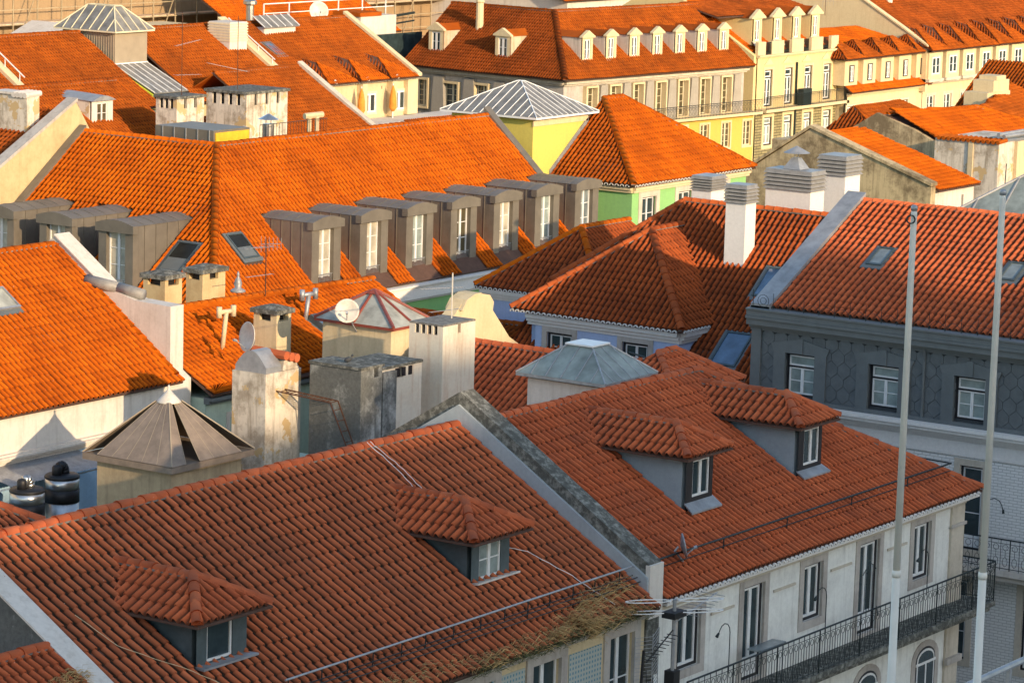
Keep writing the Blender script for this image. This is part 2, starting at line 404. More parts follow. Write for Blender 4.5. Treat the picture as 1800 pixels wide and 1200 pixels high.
        iv = np.array([interval(min(max(v, 1e-5), vmax - 1e-5)) for v in knots])
        us_ = np.clip(us_, np.interp(vs_, knots, iv[:, 0]) - 0.01, np.interp(vs_, knots, iv[:, 1]) + 0.01)
        flat = V.reshape(-1, 3); flat[:, 0] = us_
        Wv = oA - np.array(off) + flat[:, :1] * uA + flat[:, 1:2] * upA + flat[:, 2:3] * nA
        F = (bF[None] + (np.arange(len(kk)) * m)[:, None, None]).reshape(-1, 4)
        me = quads_mesh('roof_tiles', Wv, F, np.repeat(rng.random(len(kk)), len(bF)), np.tile(bch, len(kk)))
        so = link('roof_tiles', me, mat, rf); so['kind'] = 'stuff'
    if pick.any():
        key = (mat, pitch, course)
        if key not in TILE_MESH:
            me = quads_mesh('tile', bV, bF, None, bch); me.materials.append(MATS[mat]); TILE_MESH[key] = me
        rot = Matrix((u, up, n)).transposed().to_4x4()
        for i in np.where(pick)[0]:
            t = bpy.data.objects.new('tile', TILE_MESH[key]); COL.objects.link(t); t.parent = rf
            p = o + u * (it[i, 0] + jit[i, 2] * .006) + up * it[i, 1] + n * (jit[i, 0] * .004 + sag[i]) - off
            t.matrix_local = Matrix.Translation(p) @ rot @ Matrix.Rotation(jit[i, 1] * 0.008, 4, 'X') @ Matrix.Rotation(jit[i, 2] * 0.008, 4, 'Z')
    return rf
CAPM = {}
def ridge(parent, a, b, mat, r=0.13, seg=0.42, objs=False, name='ridge_tile', bed=True):
    a = Vector(a); b = Vector(b); d = b - a; L = d.length; d.normalize(); n = max(1, round(L / seg)); s = L / n
    side = d.cross(Vector((0, 0, 1))).normalized(); up = side.cross(d)
    off = ORG[root_of(parent).name]
    def capgeo(g, p, dd, sd, uu, ln):
        k = 7; V = []
        for t, rr in ((0, r * 1.08), (ln * 1.12, r * 0.93)):
            for i in range(k + 1):
                an = math.pi * (i / k); V.append(p + dd * t + sd * (math.cos(an) * rr) + uu * (math.sin(an) * rr * 0.95 - 0.02))
        F = [(i, i + 1, k + 2 + i, k + 1 + i) for i in range(k)] + [tuple(range(k + 1))]
        g.add(V, F)
    if objs:
        key = (mat, round(r, 3), round(s, 2))
        if key not in CAPM:
            g = G(); capgeo(g, Vector((0, 0, 0)), Vector((1, 0, 0)), Vector((0, -1, 0)), Vector((0, 0, 1)), s)
            me = bpy.data.meshes.new(name); me.from_pydata(g.v, [], g.f); me.polygons.foreach_set('use_smooth', [True] * len(me.polygons)); me.materials.append(MATS[mat]); CAPM[key] = me
        rot = Matrix((d, -side, up)).transposed().to_4x4()
        for i in range(n):
            o = bpy.data.objects.new(name, CAPM[key]); COL.objects.link(o); o.parent = parent
            o.matrix_local = Matrix.Translation(a + d * (s * i) - off + Vector((0, 0, random.gauss(0, .008)))) @ rot @ Matrix.Rotation(random.gauss(0, .02), 4, 'Z')
    else:
        g = G()
        for i in range(n): capgeo(g, a + d * (s * i) + Vector((0, 0, random.gauss(0, .006))), d, side, up, s)
        g.ob('ridge_tiles', mat, parent, True)
    if bed:
        g = G(); w_ = r * 0.95
        g.prism([a + side * w_ - up * .06, a - side * w_ - up * .06, b - side * w_ - up * .06, b + side * w_ - up * .06], up * .05); g.ob('mortar_bed', 'mortar', parent)

# ------------------------------------------------------------------ walls and windows
def axes(a, b):
    a = Vector((a[0], a[1], 0)); b = Vector((b[0], b[1], 0)); d = (b - a); L = d.length; d.normalize()
    return a, d, d.cross(Vector((0, 0, 1))), L
def wall(parent, a, b, z0, z1, ops, mat, rev=0.2, name='wall'):
    A, d, n, L = axes(a, b); g = G()
    us = sorted({0.0, L} | {o[0] for o in ops} | {o[1] for o in ops}); zs = sorted({z0, z1} | {o[2] for o in ops} | {o[3] for o in ops})
    P = lambda u, z, t=0.0: A + d * u - n * t + Vector((0, 0, z))
    for i in range(len(us) - 1):
        for j in range(len(zs) - 1):
            uc = (us[i] + us[i + 1]) / 2; zc = (zs[j] + zs[j + 1]) / 2
            if any(o[0] < uc < o[1] and o[2] < zc < o[3] for o in ops): continue
            g.quad(P(us[i], zs[j]), P(us[i + 1], zs[j]), P(us[i + 1], zs[j + 1]), P(us[i], zs[j + 1]))
    for u0, u1, a0, a1 in [o[:4] for o in ops]:
        for q in (((u0, a0), (u1, a0)), ((u1, a0), (u1, a1)), ((u1, a1), (u0, a1)), ((u0, a1), (u0, a0))):
            (ua, za), (ub, zb) = q; g.quad(P(ua, za), P(ub, zb), P(ub, zb, rev), P(ua, za, rev))
    return g.ob(name, mat, parent)
def window(parent, a, b, u0, u1, z0, z1, rev=0.14, frame='white_paint', glass='glass_dark', casing=None, cw=0.06, leaves=2, bars=1, lw=0.05, transom=0.0,
           surround=None, sw=0.16, sp=0.035, sill=None, far=False, name='window', panel=0.0):
    A, d, n, L = axes(a, b)
    P = lambda u, z, t=0.0: A + d * u - n * t + Vector((0, 0, z))
    def fbar(g, ua, ub, za, zb, t0, t1): g.prism([P(ua, za, t0), P(ub, za, t0), P(ub, zb, t0), P(ua, zb, t0)], -n * (t1 - t0))
    g = G()
    c = cw if casing else 0.0
    if casing:
        gc = G()
        fbar(gc, u0, u0 + c, z0, z1, rev - .05, rev + .05); fbar(gc, u1 - c, u1, z0, z1, rev - .05, rev + .05)
        fbar(gc, u0 + c, u1 - c, z1 - c, z1, rev - .05, rev + .05); fbar(gc, u0 + c, u1 - c, z0, z0 + c, rev - .05, rev + .05)
        if transom: fbar(gc, u0 + c, u1 - c, z1 - transom - c, z1 - transom, rev - .05, rev + .05)
    ia, ib, za, zb = u0 + c, u1 - c, z0 + c, z1 - c
    secs = [(za, zb, leaves, bars)]
    if transom: secs = [(za, z1 - transom - c if casing else z1 - transom, leaves, bars), (z1 - transom, zb, 1, 0)]
    panes = []
    for s0, s1, nl, nb in secs:
        wl = (ib - ia) / nl
        for k in range(nl):
            a0 = ia + k * wl; a1 = a0 + wl; e = 0.004
            zz = s0 + (panel if nl > 1 or not transom else 0)
            fbar(g, a0 + e, a0 + lw, s0, s1, rev - .02, rev + .04); fbar(g, a1 - lw, a1 - e, s0, s1, rev - .02, rev + .04)
            fbar(g, a0 + lw, a1 - lw, s1 - lw, s1, rev - .02, rev + .04); fbar(g, a0 + lw, a1 - lw, s0, max(s0 + lw, zz if panel else 0), rev - .018, rev + .04)
            for q in range(nb):
                zq = zz + (s1 - zz) * (q + 1) / (nb + 1); fbar(g, a0 + lw, a1 - lw, zq - .014, zq + .014, rev - .01, rev + .03)
            if far and nl > 1:
                pass
            panes.append((a0 + lw * .6, a1 - lw * .6, s0 + lw * .6, s1 - lw * .6))
    wo = g.ob(name, frame, parent)
    if casing: gc.ob('casing', casing, wo)
    if far:
        gp = G()
        for q in panes: gp.quad(P(q[0], q[2], rev + .025), P(q[1], q[2], rev + .025), P(q[1], q[3], rev + .025), P(q[0], q[3], rev + .025))
        gp.ob('pane', glass, wo)
    else:
        for q in panes:
            gp = G(); fbar(gp, q[0], q[1], q[2], q[3], rev + .02, rev + .03); gp.ob('pane', glass, wo)
    if surround:
        gs = G(); e = .004
        fbar(gs, u0 - sw, u0 + e, z0 - (sw if sill is None else 0), z1 + sw, -sp, .05); fbar(gs, u1 - e, u1 + sw, z0 - (sw if sill is None else 0), z1 + sw, -sp, .05)
        fbar(gs, u0 + e, u1 - e, z1 - e, z1 + sw, -sp, .05)
        if sill is None: fbar(gs, u0 + e, u1 - e, z0 - sw, z0 + e, -sp, .05)
        gs.ob('surround', surround, wo)
    if sill:
        gs = G(); fbar(gs, u0 - .1, u1 + .1, z0 - .09, z0 - .002, -.09, .12); gs.ob('sill', sill, wo)
    return wo
def facade(parent, a, b, z0, z1, ops, mat, **kw):
    """ops: (u0,u1,z0,z1,{window options})"""
    wall(parent, a, b, z0, z1, [o[:4] for o in ops], mat, kw.pop('rev', 0.2))
    for o in ops:
        k = dict(kw); k.update(o[4] if len(o) > 4 else {}); window(parent, a, b, *o[:4], **k)
def body(parent, x0, x1, y0, y1, z1, mat, z0=0.0, name='wall'):
    return G().box(x0, x1, y0, y1, z0, z1).ob(name, mat, parent)
MOUTH = {}
def beirado(parent, a, b, z, mat='white_clean', pitch=0.25, r=0.085, out=0.10, objs=False):
    """row of rounded white tile mouths under an eave"""
    A, d, n, L = axes(a, b); g = G(); k = int(L / pitch)
    if objs:
        key = (mat, r, round(d.x), round(d.y))
        if key not in MOUTH:
            g.ring((0, 0, 0), d, Vector((0, 0, 1)), r, .032, 10, full=.5); me = bpy.data.meshes.new('eave_tile_mouth'); me.from_pydata(g.v, [], g.f); me.materials.append(MATS[mat]); MOUTH[key] = me
        for i in range(k):
            o = bpy.data.objects.new('eave_tile_mouth', MOUTH[key]); COL.objects.link(o); o.parent = parent
            o.location = A + d * (pitch * (i + .35)) + Vector((0, 0, z)) + n * out - ORG[root_of(parent).name]
        return
    for i in range(k):
        c = A + d * (pitch * (i + .35)) + Vector((0, 0, z))
        g.ring(c + n * out, d, Vector((0, 0, 1)), r, .022, 10, full=.5)
    o = g.ob('eave_tile_mouths', mat, parent); o['kind'] = 'stuff'; return o
def cornice(parent, a, b, z0, steps, mat, name='cornice'):
    """steps: list of (height, projection) stacked upward"""
    A, d, n, L = axes(a, b); g = G(); z = z0
    for h, p in steps:
        g.prism([A - n * .05 + Vector((0, 0, z)), A + n * p + Vector((0, 0, z)), A + d * L + n * p + Vector((0, 0, z)), A + d * L - n * .05 + Vector((0, 0, z))], (0, 0, h - .003)); z += h
    return g.ob(name, mat, parent)
def skylight(parent, o, u, upv, n, w_, h_, frame='zinc_teal', glass='glass_sky', t=0.10, fw=0.07):
    """roof window lying on a slope: o = lower left corner"""
    o = Vector(o); u = Vector(u); upv = Vector(upv); n = Vector(n); g = G()
    def fb(u0, u1, v0, v1): g.prism([o + u * u0 + upv * v0, o + u * u1 + upv * v0, o + u * u1 + upv * v1, o + u * u0 + upv * v1], n * t)
    fb(0, fw, 0, h_); fb(w_ - fw, w_, 0, h_); fb(fw, w_ - fw, 0, fw * 1.3); fb(fw, w_ - fw, h_ - fw, h_)
    so = g.ob('roof_window', frame, parent)
    gp = G(); q = n * (t * .7); gp.prism([o + u * fw + upv * fw + q, o + u * (w_ - fw) + upv * fw + q, o + u * (w_ - fw) + upv * (h_ - fw) + q, o + u * fw + upv * (h_ - fw) + q], -n * .02); gp.ob('pane', glass, so)
    gb = G(); gb.prism([o - u * .14 - upv * .2 + n * .02, o + u * (w_ + .14) - upv * .2 + n * .02, o + u * (w_ + .14) + upv * (h_ + .1), o - u * .14 + upv * (h_ + .1)], n * .06); gb.ob('flashing', 'slate_trim', so)
    return so
def skyhole(o, u, upv, w_, h_):
    o = Vector(o) - Vector(u) * .09 - Vector(upv) * .30; u = Vector(u) * (w_ + .18); upv = Vector(upv) * (h_ + .34); return [o, o + u, o + u + upv, o + upv]
def slopeax(kind, p):
    """unit vectors (u, up, normal) of a slope facing -Y or -X with pitch p (rise/run)"""
    c = 1 / math.hypot(1, p); s = p * c
    if kind == 'Y': return Vector((1, 0, 0)), Vector((0, c, s)), Vector((0, -s, c))
    return Vector((0, -1, 0)), Vector((c, 0, s)), Vector((-s, 0, c))
def louvre_chimney(parent, x0, x1, y0, y1, z0, z1, zl, wallm='white_clean', slats=5):
    ch = G().box(x0, x1, y0, y1, z0, zl).ob('chimney', wallm, parent)
    G().box(x0 + .06, x1 - .06, y0 + .06, y1 - .06, zl, z1 - .02).ob('flue_core', 'rubber', ch)
    h = (z1 - zl) / slats
    for i in range(slats):
        z = zl + i * h; G().frustum((x0 - .09, x1 + .09, y0 - .09, y1 + .09), z + .02, (x0 - .01, x1 + .01, y0 - .01, y1 + .01), z + h * .92).ob('louvre', 'louvre', ch)
    G().box(x0 - .02, x1 + .02, y0 - .02, y1 + .02, z1 - .02, z1 + .04).ob('cap', 'zinc', ch)
    return ch
def slot_chimney(parent, x0, x1, y0, y1, z0, z1, wallm, capm='moss_stone', nx=1, ny=1, sh=0.28, cap=0.16, over=0.08, dome=0.0, slw=None):
    """masonry chimney with smoke slots under a slab"""
    ch = G().box(x0, x1, y0, y1, z0, z1 - sh).ob('chimney', wallm, parent)
    t = 0.14; e = .002
    def posts(n_, lo, hi):
        w_ = (hi - lo) / (n_ * 2 + 1) if slw is None else (hi - lo - n_ * slw) / (n_ + 1); st = (hi - lo - (n_ + 1) * w_) / n_
        return [(lo + i * (w_ + st), lo + i * (w_ + st) + w_) for i in range(n_ + 1)]
    for a, b in posts(nx, x0, x1):
        G().box(a + e, b - e, y0, y0 + t, z1 - sh, z1).ob('slot_post', wallm, ch); G().box(a + e, b - e, y1 - t, y1, z1 - sh, z1).ob('slot_post', wallm, ch)
    for a, b in posts(ny, y0 + t, y1 - t):
        G().box(x0, x0 + t, a + e, b - e, z1 - sh, z1).ob('slot_post', wallm, ch); G().box(x1 - t, x1, a + e, b - e, z1 - sh, z1).ob('slot_post', wallm, ch)
    G().box(x0 + .2, x1 - .2, y0 + .2, y1 - .2, z1 - sh, z1 - .02).ob('flue_core', 'rubber', ch)
    g = G().box(x0 - over, x1 + over, y0 - over, y1 + over, z1, z1 + cap)
    if dome: g.frustum((x0 - over, x1 + over, y0 - over, y1 + over), z1 + cap + .002, ((x0 + x1) / 2 - .2, (x0 + x1) / 2 + .2, (y0 + y1) / 2 - .2, (y0 + y1) / 2 + .2), z1 + cap + dome)
    g.ob('cap', capm, ch)
    return ch
def glass_hip(parent, x0, x1, y0, y1, z0, z1, tx, ty, glass, rib, nx=4, ny=4, rr=0.025, over=0.12, name='skylight', smallcap=None):
    """glazed hip roof: tx, ty half extents of the top"""
    xa, xb, ya, yb = x0 - over, x1 + over, y0 - over, y1 + over; cx, cy = (x0 + x1) / 2, (y0 + y1) / 2
    T = (cx - tx, cx + tx, cy - ty, cy + ty)
    g = G().frustum((xa, xb, ya, yb), z0, T, z1); sk = G().box(xa, xb, ya, yb, z0 - .10, z0 - .003).ob(name, rib, parent)
    g.ob('glazing', glass, sk)
    gr = G(); up = Vector((0, 0, rr * .6))
    def R(a, b, r=rr): gr.tube([Vector(a) + up, Vector(b) + up], r, 5)
    C = [((xa, ya, z0), (T[0], T[2], z1)), ((xb, ya, z0), (T[1], T[2], z1)), ((xb, yb, z0), (T[1], T[3], z1)), ((xa, yb, z0), (T[0], T[3], z1))]
    for a, b in C: R(a, b, rr * 1.3)
    for i in range(4): R(C[i][1], C[(i + 1) % 4][1])
    def infill(A, B, n_):
        (a0, t0), (b0, t1) = A, B; a0, t0, b0, t1 = map(Vector, (a0, t0, b0, t1))
        W = (b0 - a0).length; e = (b0 - a0) / W; s0 = (t0 - a0).dot(e); s1 = (t1 - a0).dot(e)
        for i in range(1, n_):
            s = W * i / n_; base = a0 + e * s
            if s < s0: top = a0 + (t0 - a0) * (s / s0)
            elif s > s1: top = b0 + (t1 - b0) * ((W - s) / (W - s1))
            else: top = t0 + e * (s - s0)
            R(base, top)
    infill(C[0], C[1], nx); infill(C[3], C[0], ny); infill(C[1], C[2], ny); infill(C[3], C[2], nx)
    gr.ob('glazing_ribs', rib, sk)
    return sk

# ------------------------------------------------------------------ ground
G().quad((-250, -250, 0), (650, -250, 0), (650, 650, 0), (-250, 650, 0)).ob('ground', 'asphalt', None, label='dark paved ground between the houses', kind='structure')

# ------------------------------------------------------------------ tiled hip dormer used on the two nearest houses
def tile_dormer(parent, x0, x1, yf, zt, e, zr, rx, ry0, slope, cheek, tilem, win, stuccofront, nobj, sillm='zinc'):
    p, Y0, z0 = slope; ex0, ex1, ey, ze = e
    zs = lambda y: z0 + p * (y - Y0); ys = lambda z: Y0 + (z - z0) / p
    g = G().prism([(x0, yf + .14, zs(yf) - .1), (x0, yf + .14, zt), (x0, ys(zt) + .3, zt), (x0, ys(zt) + .3, zt - .1)], (x1 - x0, 0, 0))
    dm = g.ob('dormer', cheek, parent)
    wx0, wx1, wz0, wz1, opt = win
    wall(dm, (x0, yf), (x1, yf), zs(yf) - .1, zt, [(wx0 - x0, wx1 - x0, wz0, wz1)], stuccofront, .12, 'front_wall')
    window(dm, (x0, yf), (x1, yf), wx0 - x0, wx1 - x0, wz0, wz1, rev=.05, name='window', **opt)
    G().prism([(x0 - .06, yf - .28, zs(yf - .28) + .235), (x1 + .12, yf - .28, zs(yf - .28) + .235), (x1 + .06, yf + .02, wz0 - .03), (x0 - .02, yf + .02, wz0 - .03)], (0, 0, -.05)).ob('sill', sillm, dm)
    L = [(ex0, ey, ze), (rx, ry0, zr), (rx, ys(zr) + .1, zr), (ex0, ys(ze) + .1, ze)]
    F = [(ex0, ey, ze), (ex1, ey, ze), (rx, ry0, zr)]
    Rr = [(ex1, ey, ze), (ex1, ys(ze) + .1, ze), (rx, ys(zr) + .1, zr), (rx, ry0, zr)]
    g = G()
    for f in (L, F, Rr): g.prism([(a, b, c - .03) for a, b, c in f], (0, 0, -.05))
    g.ob('roof_deck', 'deck', dm)
    tiled(dm, L, tilem, nobj=nobj, deck=False, course=.42); tiled(dm, F, tilem, nobj=nobj, deck=False, course=.42); tiled(dm, Rr, tilem, deck=False, far=True)
    ridge(dm, (rx, ry0 - .05, zr + .05), (rx, ys(zr) + .05, zr + .06), tilem, objs=True, r=.13)
    ridge(dm, (ex0 + .02, ey + .02, ze + .06), (rx, ry0, zr + .08), tilem, objs=True, r=.13, bed=False)
    ridge(dm, (ex1 - .02, ey + .02, ze + .06), (rx, ry0, zr + .08), tilem, objs=True, r=.13, bed=False)
    return [(x0, yf - .1, zs(yf - .1)), (x1, yf - .1, zs(yf - .1)), (x1, ys(zt), zt), (x0, ys(zt), zt)]

# ------------------------------------------------------------------ nearest house (left foreground)
B1 = thing('townhouse', 'nearest townhouse, weathered red tile roof with two dark dormers and weeds along the eave', 'house', (63, 47.5, 0))
body(B1, 53.2, 72.4, 44.75, 57, 14.85, 'offwhite')
sl = (0.6, 43.9, 15.0)
WB1 = dict(frame='white_paint', glass='glass_dark', leaves=1, bars=0, lw=.055)
WB1b = dict(frame='white_paint', glass='glass_curtain', leaves=2, bars=1, lw=.05)
h1 = tile_dormer(B1, 55.95, 57.75, 46.1, 17.42, (55.5, 58.2, 45.7, 17.48), 18.17, 56.82, 46.95, sl, 'zinc_teal', 'tile_red', (56.32, 57.24, 16.42, 17.34, WB1), 'zinc_teal', 30)
h2 = tile_dormer(B1, 66.75, 68.45, 46.1, 17.40, (66.3, 68.95, 45.7, 17.48), 18.18, 67.62, 46.95, sl, 'zinc_teal', 'tile_red', (67.1, 68.07, 16.36, 17.33, WB1b), 'zinc_teal', 30, 'white')
rf1 = tiled(B1, [(53.1, 43.9, 15), (72.4, 43.9, 15), (72.4, 50.57, 19.0), (53.1, 50.57, 19.0)], 'tile_old', pitch=.285, course=.43, holes=[h1, h2], nobj=210)
G().prism([(53.1, 50.57, 18.95), (72.4, 50.57, 18.95), (72.4, 57.2, 15), (53.1, 57.2, 15)], (0, 0, -.1)).ob('rear_roof', 'tile_old', B1)
ridge(rf1, (53.1, 50.57, 19.04), (72.35, 50.57, 19.04), 'tile_red', objs=True, r=.15, seg=.44)
# party wall with mossy coping
pw = G().prism([(72.45, 44.35, 13), (72.45, 44.35, 16.08), (72.45, 50.55, 19.93), (72.45, 57.1, 15.9), (72.45, 57.1, 13)], (.62, 0, 0)).ob('party_wall', 'moss_stone', B1)
G().prism([(72.36, 44.32, 14.7), (72.36, 44.32, 15.72), (72.36, 50.55, 19.58), (72.36, 57.0, 15.6), (72.36, 57.0, 14.5)], (.085, 0, 0)).ob('grey_flashing', 'greypaint', pw)
G().box(72.42, 73.1, 44.28, 44.42, 14.6, 16.05).ob('pier_end', 'white', pw)
lw_ = G().prism([(52.7, 44.0, 0), (52.7, 44.0, 15.12), (52.7, 50.6, 19.12), (52.7, 57, 15.2), (52.7, 57, 0)], (.42, 0, 0)).ob('party_wall', 'dark_stucco', B1)
G().prism([(52.62, 43.95, 15.14), (53.28, 43.95, 15.14), (53.28, 50.6, 19.16), (52.62, 50.6, 19.16)], (0, 0, .06)).ob('coping', 'white', lw_)
# street front with blue tile panels
fops = [(53.9 + 3.4 * k - 53.2, 55.2 + 3.4 * k - 53.2, 12.0, 14.42) for k in range(4)] + [(67.1 - 53.2, 68.4 - 53.2, 12.0, 14.4), (70.7 - 53.2, 71.9 - 53.2, 12.0, 14.4)]
facade(B1, (53.2, 44.4), (72.42, 44.4), 0, 14.9, [o + (dict(),) for o in fops], 'tan', frame='white_paint', glass='glass_dark', leaves=2, bars=1, lw=.07, surround='stone', sw=.28, sp=.05)
G().box(68.78, 70.3, 44.37, 44.40, 11, 14.36).ob('glazed_tile_panel', 'azulejo', B1)
G().box(65.3, 66.75, 44.37, 44.40, 13.2, 14.45).ob('glazed_tile_panel', 'azulejo', B1)
G().box(69.45, 69.62, 44.35, 44.37, 13.1, 13.45).ob('wall_vent', 'black_paint', B1)
cornice(B1, (53.2, 44.4), (72.4, 44.4), 14.66, [(.1, .12), (.1, .25), (.08, .38)], 'stone')
def roofrail(parent, x0, x1, y, ztop, zroof, step, r=.022, mid=True, mat='galv', posts='iron'):
    g = G().tube([(x0, y, ztop), (x1, y, ztop)], r * 1.25, 8)
    ro = g.ob('roof_railing', mat, parent); g = G()
    if mid: g.tube([(x0, y, (ztop + zroof) / 2), (x1, y, (ztop + zroof) / 2)], r * .7, 6)
    n = int((x1 - x0) / step)
    for i in range(n + 1):
        x = x0 + .2 + i * step + random.uniform(-.1, .1)
        g.tube([(x, y, ztop), (x, y + .02, zroof - .05)], r * .8, 6)
    g.ob('railing_posts', posts, ro); return ro
rr = roofrail(B1, 57.5, 72.3, 44.75, 16.0, 15.5, 1.07)
G().tube([(57.5, 44.5, 15.62), (72.3, 44.5, 15.62)], .015, 5).tube([(57.5, 44.6, 15.72), (72.3, 44.6, 15.72)], .015, 5).ob('lower_bars', 'iron', rr)
G().box(53.1, 60, 43.78, 43.9, 14.86, 14.98).ob('gutter', 'galv', B1)

# ------------------------------------------------------------------ second house (right foreground)
B2 = thing('townhouse', 'corner townhouse with clean red tile roof, two grey-blue dormers and iron balcony', 'house', (82, 47.5, 0))
body(B2, 73.3, 91.1, 45.0, 57.6, 14.8, 'offwhite')
sl2 = (0.58, 44.2, 15.0)
WB2 = dict(frame='white_paint', glass='glass_dark', leaves=2, bars=0, lw=.06, casing='black_paint', cw=.075)
g1 = tile_dormer(B2, 77.62, 79.08, 46.4, 17.86, (77.2, 79.65, 46.1, 17.93), 18.58, 78.55, 47.35, sl2, 'bluegrey', 'tile_red', (77.9, 78.98, 16.62, 17.82, WB2), 'black_paint', 30)
g2 = tile_dormer(B2, 84.0, 85.42, 46.4, 17.82, (83.58, 85.98, 46.1, 17.89), 18.55, 84.85, 47.35, sl2, 'bluegrey', 'tile_red', (84.26, 85.34, 16.55, 17.78, WB2), 'black_paint', 30)
rf2 = tiled(B2, [(73.18, 44.2, 15), (92.0, 44.2, 15), (85.4, 50.8, 18.83), (73.18, 50.8, 18.83)], 'tile_red', course=.42, holes=[g1, g2], nobj=210)
tiled(B2, [(92.0, 44.2, 15), (92.0, 57.4, 15), (85.4, 50.8, 18.83)], 'tile_red', far=True)
G().prism([(73.18, 50.8, 18.78), (85.4, 50.8, 18.78), (92, 57.4, 15), (73.18, 57.4, 15)], (0, 0, -.1)).ob('rear_roof', 'tile_red', B2)
ridge(rf2, (73.2, 50.8, 18.88), (85.4, 50.8, 18.88), 'tile_red', objs=True, r=.14)
ridge(rf2, (92.0, 44.2, 15.08), (85.4, 50.8, 18.9), 'tile_red', objs=True, r=.13)
# rear wing behind the ridge with its own small hip
hp = tiled(B2, [(87.9, 53.0, 17.35), (92.2, 53.0, 17.35), (91.0, 55.0, 18.25), (90.0, 55.0, 18.25)], 'tile_red')
tiled(B2, [(87.9, 57.0, 17.35), (87.9, 53.0, 17.35), (90.0, 55.0, 18.25)], 'tile_red', far=True); tiled(B2, [(92.2, 53.0, 17.35), (92.2, 57.0, 17.35), (91.0, 55.0, 18.25)], 'tile_red', far=True)
G().box(88.1, 92.0, 53.2, 56.8, 14, 17.3).ob('rear_hip_wall', 'white', B2)
for a, b in (((87.9, 53.0, 17.42), (90.0, 55.0, 18.32)), ((92.2, 53.0, 17.42), (91.0, 55.0, 18.32)), ((90.0, 55.0, 18.32), (91.0, 55.0, 18.32))): ridge(hp, a, b, 'tile_red', r=.12)
# glass stair lantern
lan = G().box(82.25, 84.7, 52.2, 54.9, 16.5, 18.5).ob('lantern_base', 'white', B2)
glass_hip(B2, 82.1, 84.85, 52.05, 55.05, 18.68, 19.55, .42, .42, 'glass_green', 'galv', 6, 6, .02, .12)
G().box(82.95, 83.95, 53.05, 54.05, 19.55, 19.6).ob('lantern_cap', 'white_paint', B2)
# street front
A2, Bq = (73.3, 44.6), (91.45, 44.6)
ops2 = []
for x0_, x1_, zb_, zt_ in ((74.42, 75.66, 12.7, 14.28), (77.96, 79.14, 11.66, 14.38), (81.38, 82.52, 12.72, 14.38), (84.74, 85.98, 11.66, 14.44), (88.2, 89.34, 12.68, 14.42)):
    ops2.append((x0_ - 73.3, x1_ - 73.3, zb_, zt_, dict(panel=.55 if zb_ < 12 else 0.0)))
facade(B2, A2, Bq, 0, 14.8, ops2, 'offwhite', rev=.22, frame='white_paint', glass='glass_dark', leaves=2, bars=0, lw=.075, casing='black_paint', cw=.08, surround='stone', sw=.24, sp=.03)
for x in (76.8, 80.25, 83.6, 87.1): G().box(x - .62, x + .62, 44.55, 44.597, 13.95, 14.02).ob('wall_moulding', 'stone_lt', B2)
cornice(B2, A2, (91.5, 44.6), 14.62, [(.09, .1), (.1, .2)], 'stone_lt', 'eave_moulding')
beirado(B2, (73.3, 44.3), (91.95, 44.3), 14.9, 'white_clean', .25, .085, .13, True)
q = G().box(90.62, 91.47, 44.52, 44.597, 0, 14.6).ob('corner_quoins', 'stone_lt', B2)
G().box(90.55, 91.55, 44.47, 44.52, 13.95, 14.05).box(90.55, 91.55, 44.40, 44.52, 9.6, 9.8).ob('quoin_bands', 'stone', q)
# long iron balcony
bal = G().box(73.4, 91.95, 43.55, 44.59, 11.40, 11.56).box(73.4, 91.9, 43.7, 44.59, 11.22, 11.395).box(91.47, 91.95, 44.6, 46.5, 11.40, 11.56).ob('balcony', 'moss_stone', B2)
def ironwork(parent, a, b, z0, z1, step=.30, mat='iron', scroll=True, bars=2):
    A, d, n, L = axes(a, b); g = G(); Z = Vector((0, 0, 1)); k = max(1, int(L / step)); st = L / k
    g.tube([A + Z * z1, A + d * L + Z * z1], .028, 6); g.tube([A + Z * (z0 + .07), A + d * L + Z * (z0 + .07)], .014, 5); g.tube([A + Z * (z1 - .14), A + d * L + Z * (z1 - .14)], .010, 4)
    for i in range(k + 1):
        p = A + d * (st * i); g.tube([p + Z * z0, p + Z * z1], .011 if i % 8 else .022, 4)
        if i == k: break
        c = p + d * (st / 2)
        if scroll:
            g.ring(c + Z * (z1 - .27), d, Z, st * .30, .009, 8); g.ring(c + Z * (z0 + .30), d, Z, st * .26, .009, 8, ry=.16)
            g.tube([c + Z * (z0 + .46), c + Z * (z1 - .36)], .008, 4)
        else:
            for q in range(1, bars): g.tube([p + d * (st * q / bars) + Z * z0, p + d * (st * q / bars) + Z * z1], .009, 4)
    return g.ob('railing', mat, parent)
ironwork(bal, (73.4, 43.6), (91.92, 43.6), 11.56, 12.82); ironwork(bal, (91.92, 43.6), (91.92, 46.4), 11.56, 12.82)
for x in (75.6, 81.0, 87.3):
    g = G(); pts = [(x, 43.62, 12.6), (x, 43.62, 13.75)] + [(x - .3 + .3 * math.cos(t), 43.62, 13.75 + .3 * math.sin(t)) for t in (0.5, 1.0, 1.57, 2.1, 2.6)] + [(x - .62, 43.62, 13.82)]
    g.tube(pts, .014, 6); g.cyl((x - .60, 43.62, 13.84), (x - .70, 43.62, 13.76), .03, .05, 8); g.ob('lamp_arm', 'iron', bal)
g = G()
for k in range(5): g.tube([(83.9 - .15 * k, 43.62, 12.8), (83.9 - .15 * k, 43.62, 14.0 + .22 * math.sin(math.pi * (k + .6) / 5.2))], .010, 4)
g.tube([(83.95 - .16 * k, 43.62, 13.95 + .28 * math.sin(math.pi * min(1, k / 5.2 + .08))) for k in range(6)], .014, 5).tube([(83.2, 43.1, 12.85), (84.1, 43.62, 12.85)], .02, 5).ob('lattice_screen', 'iron', bal)
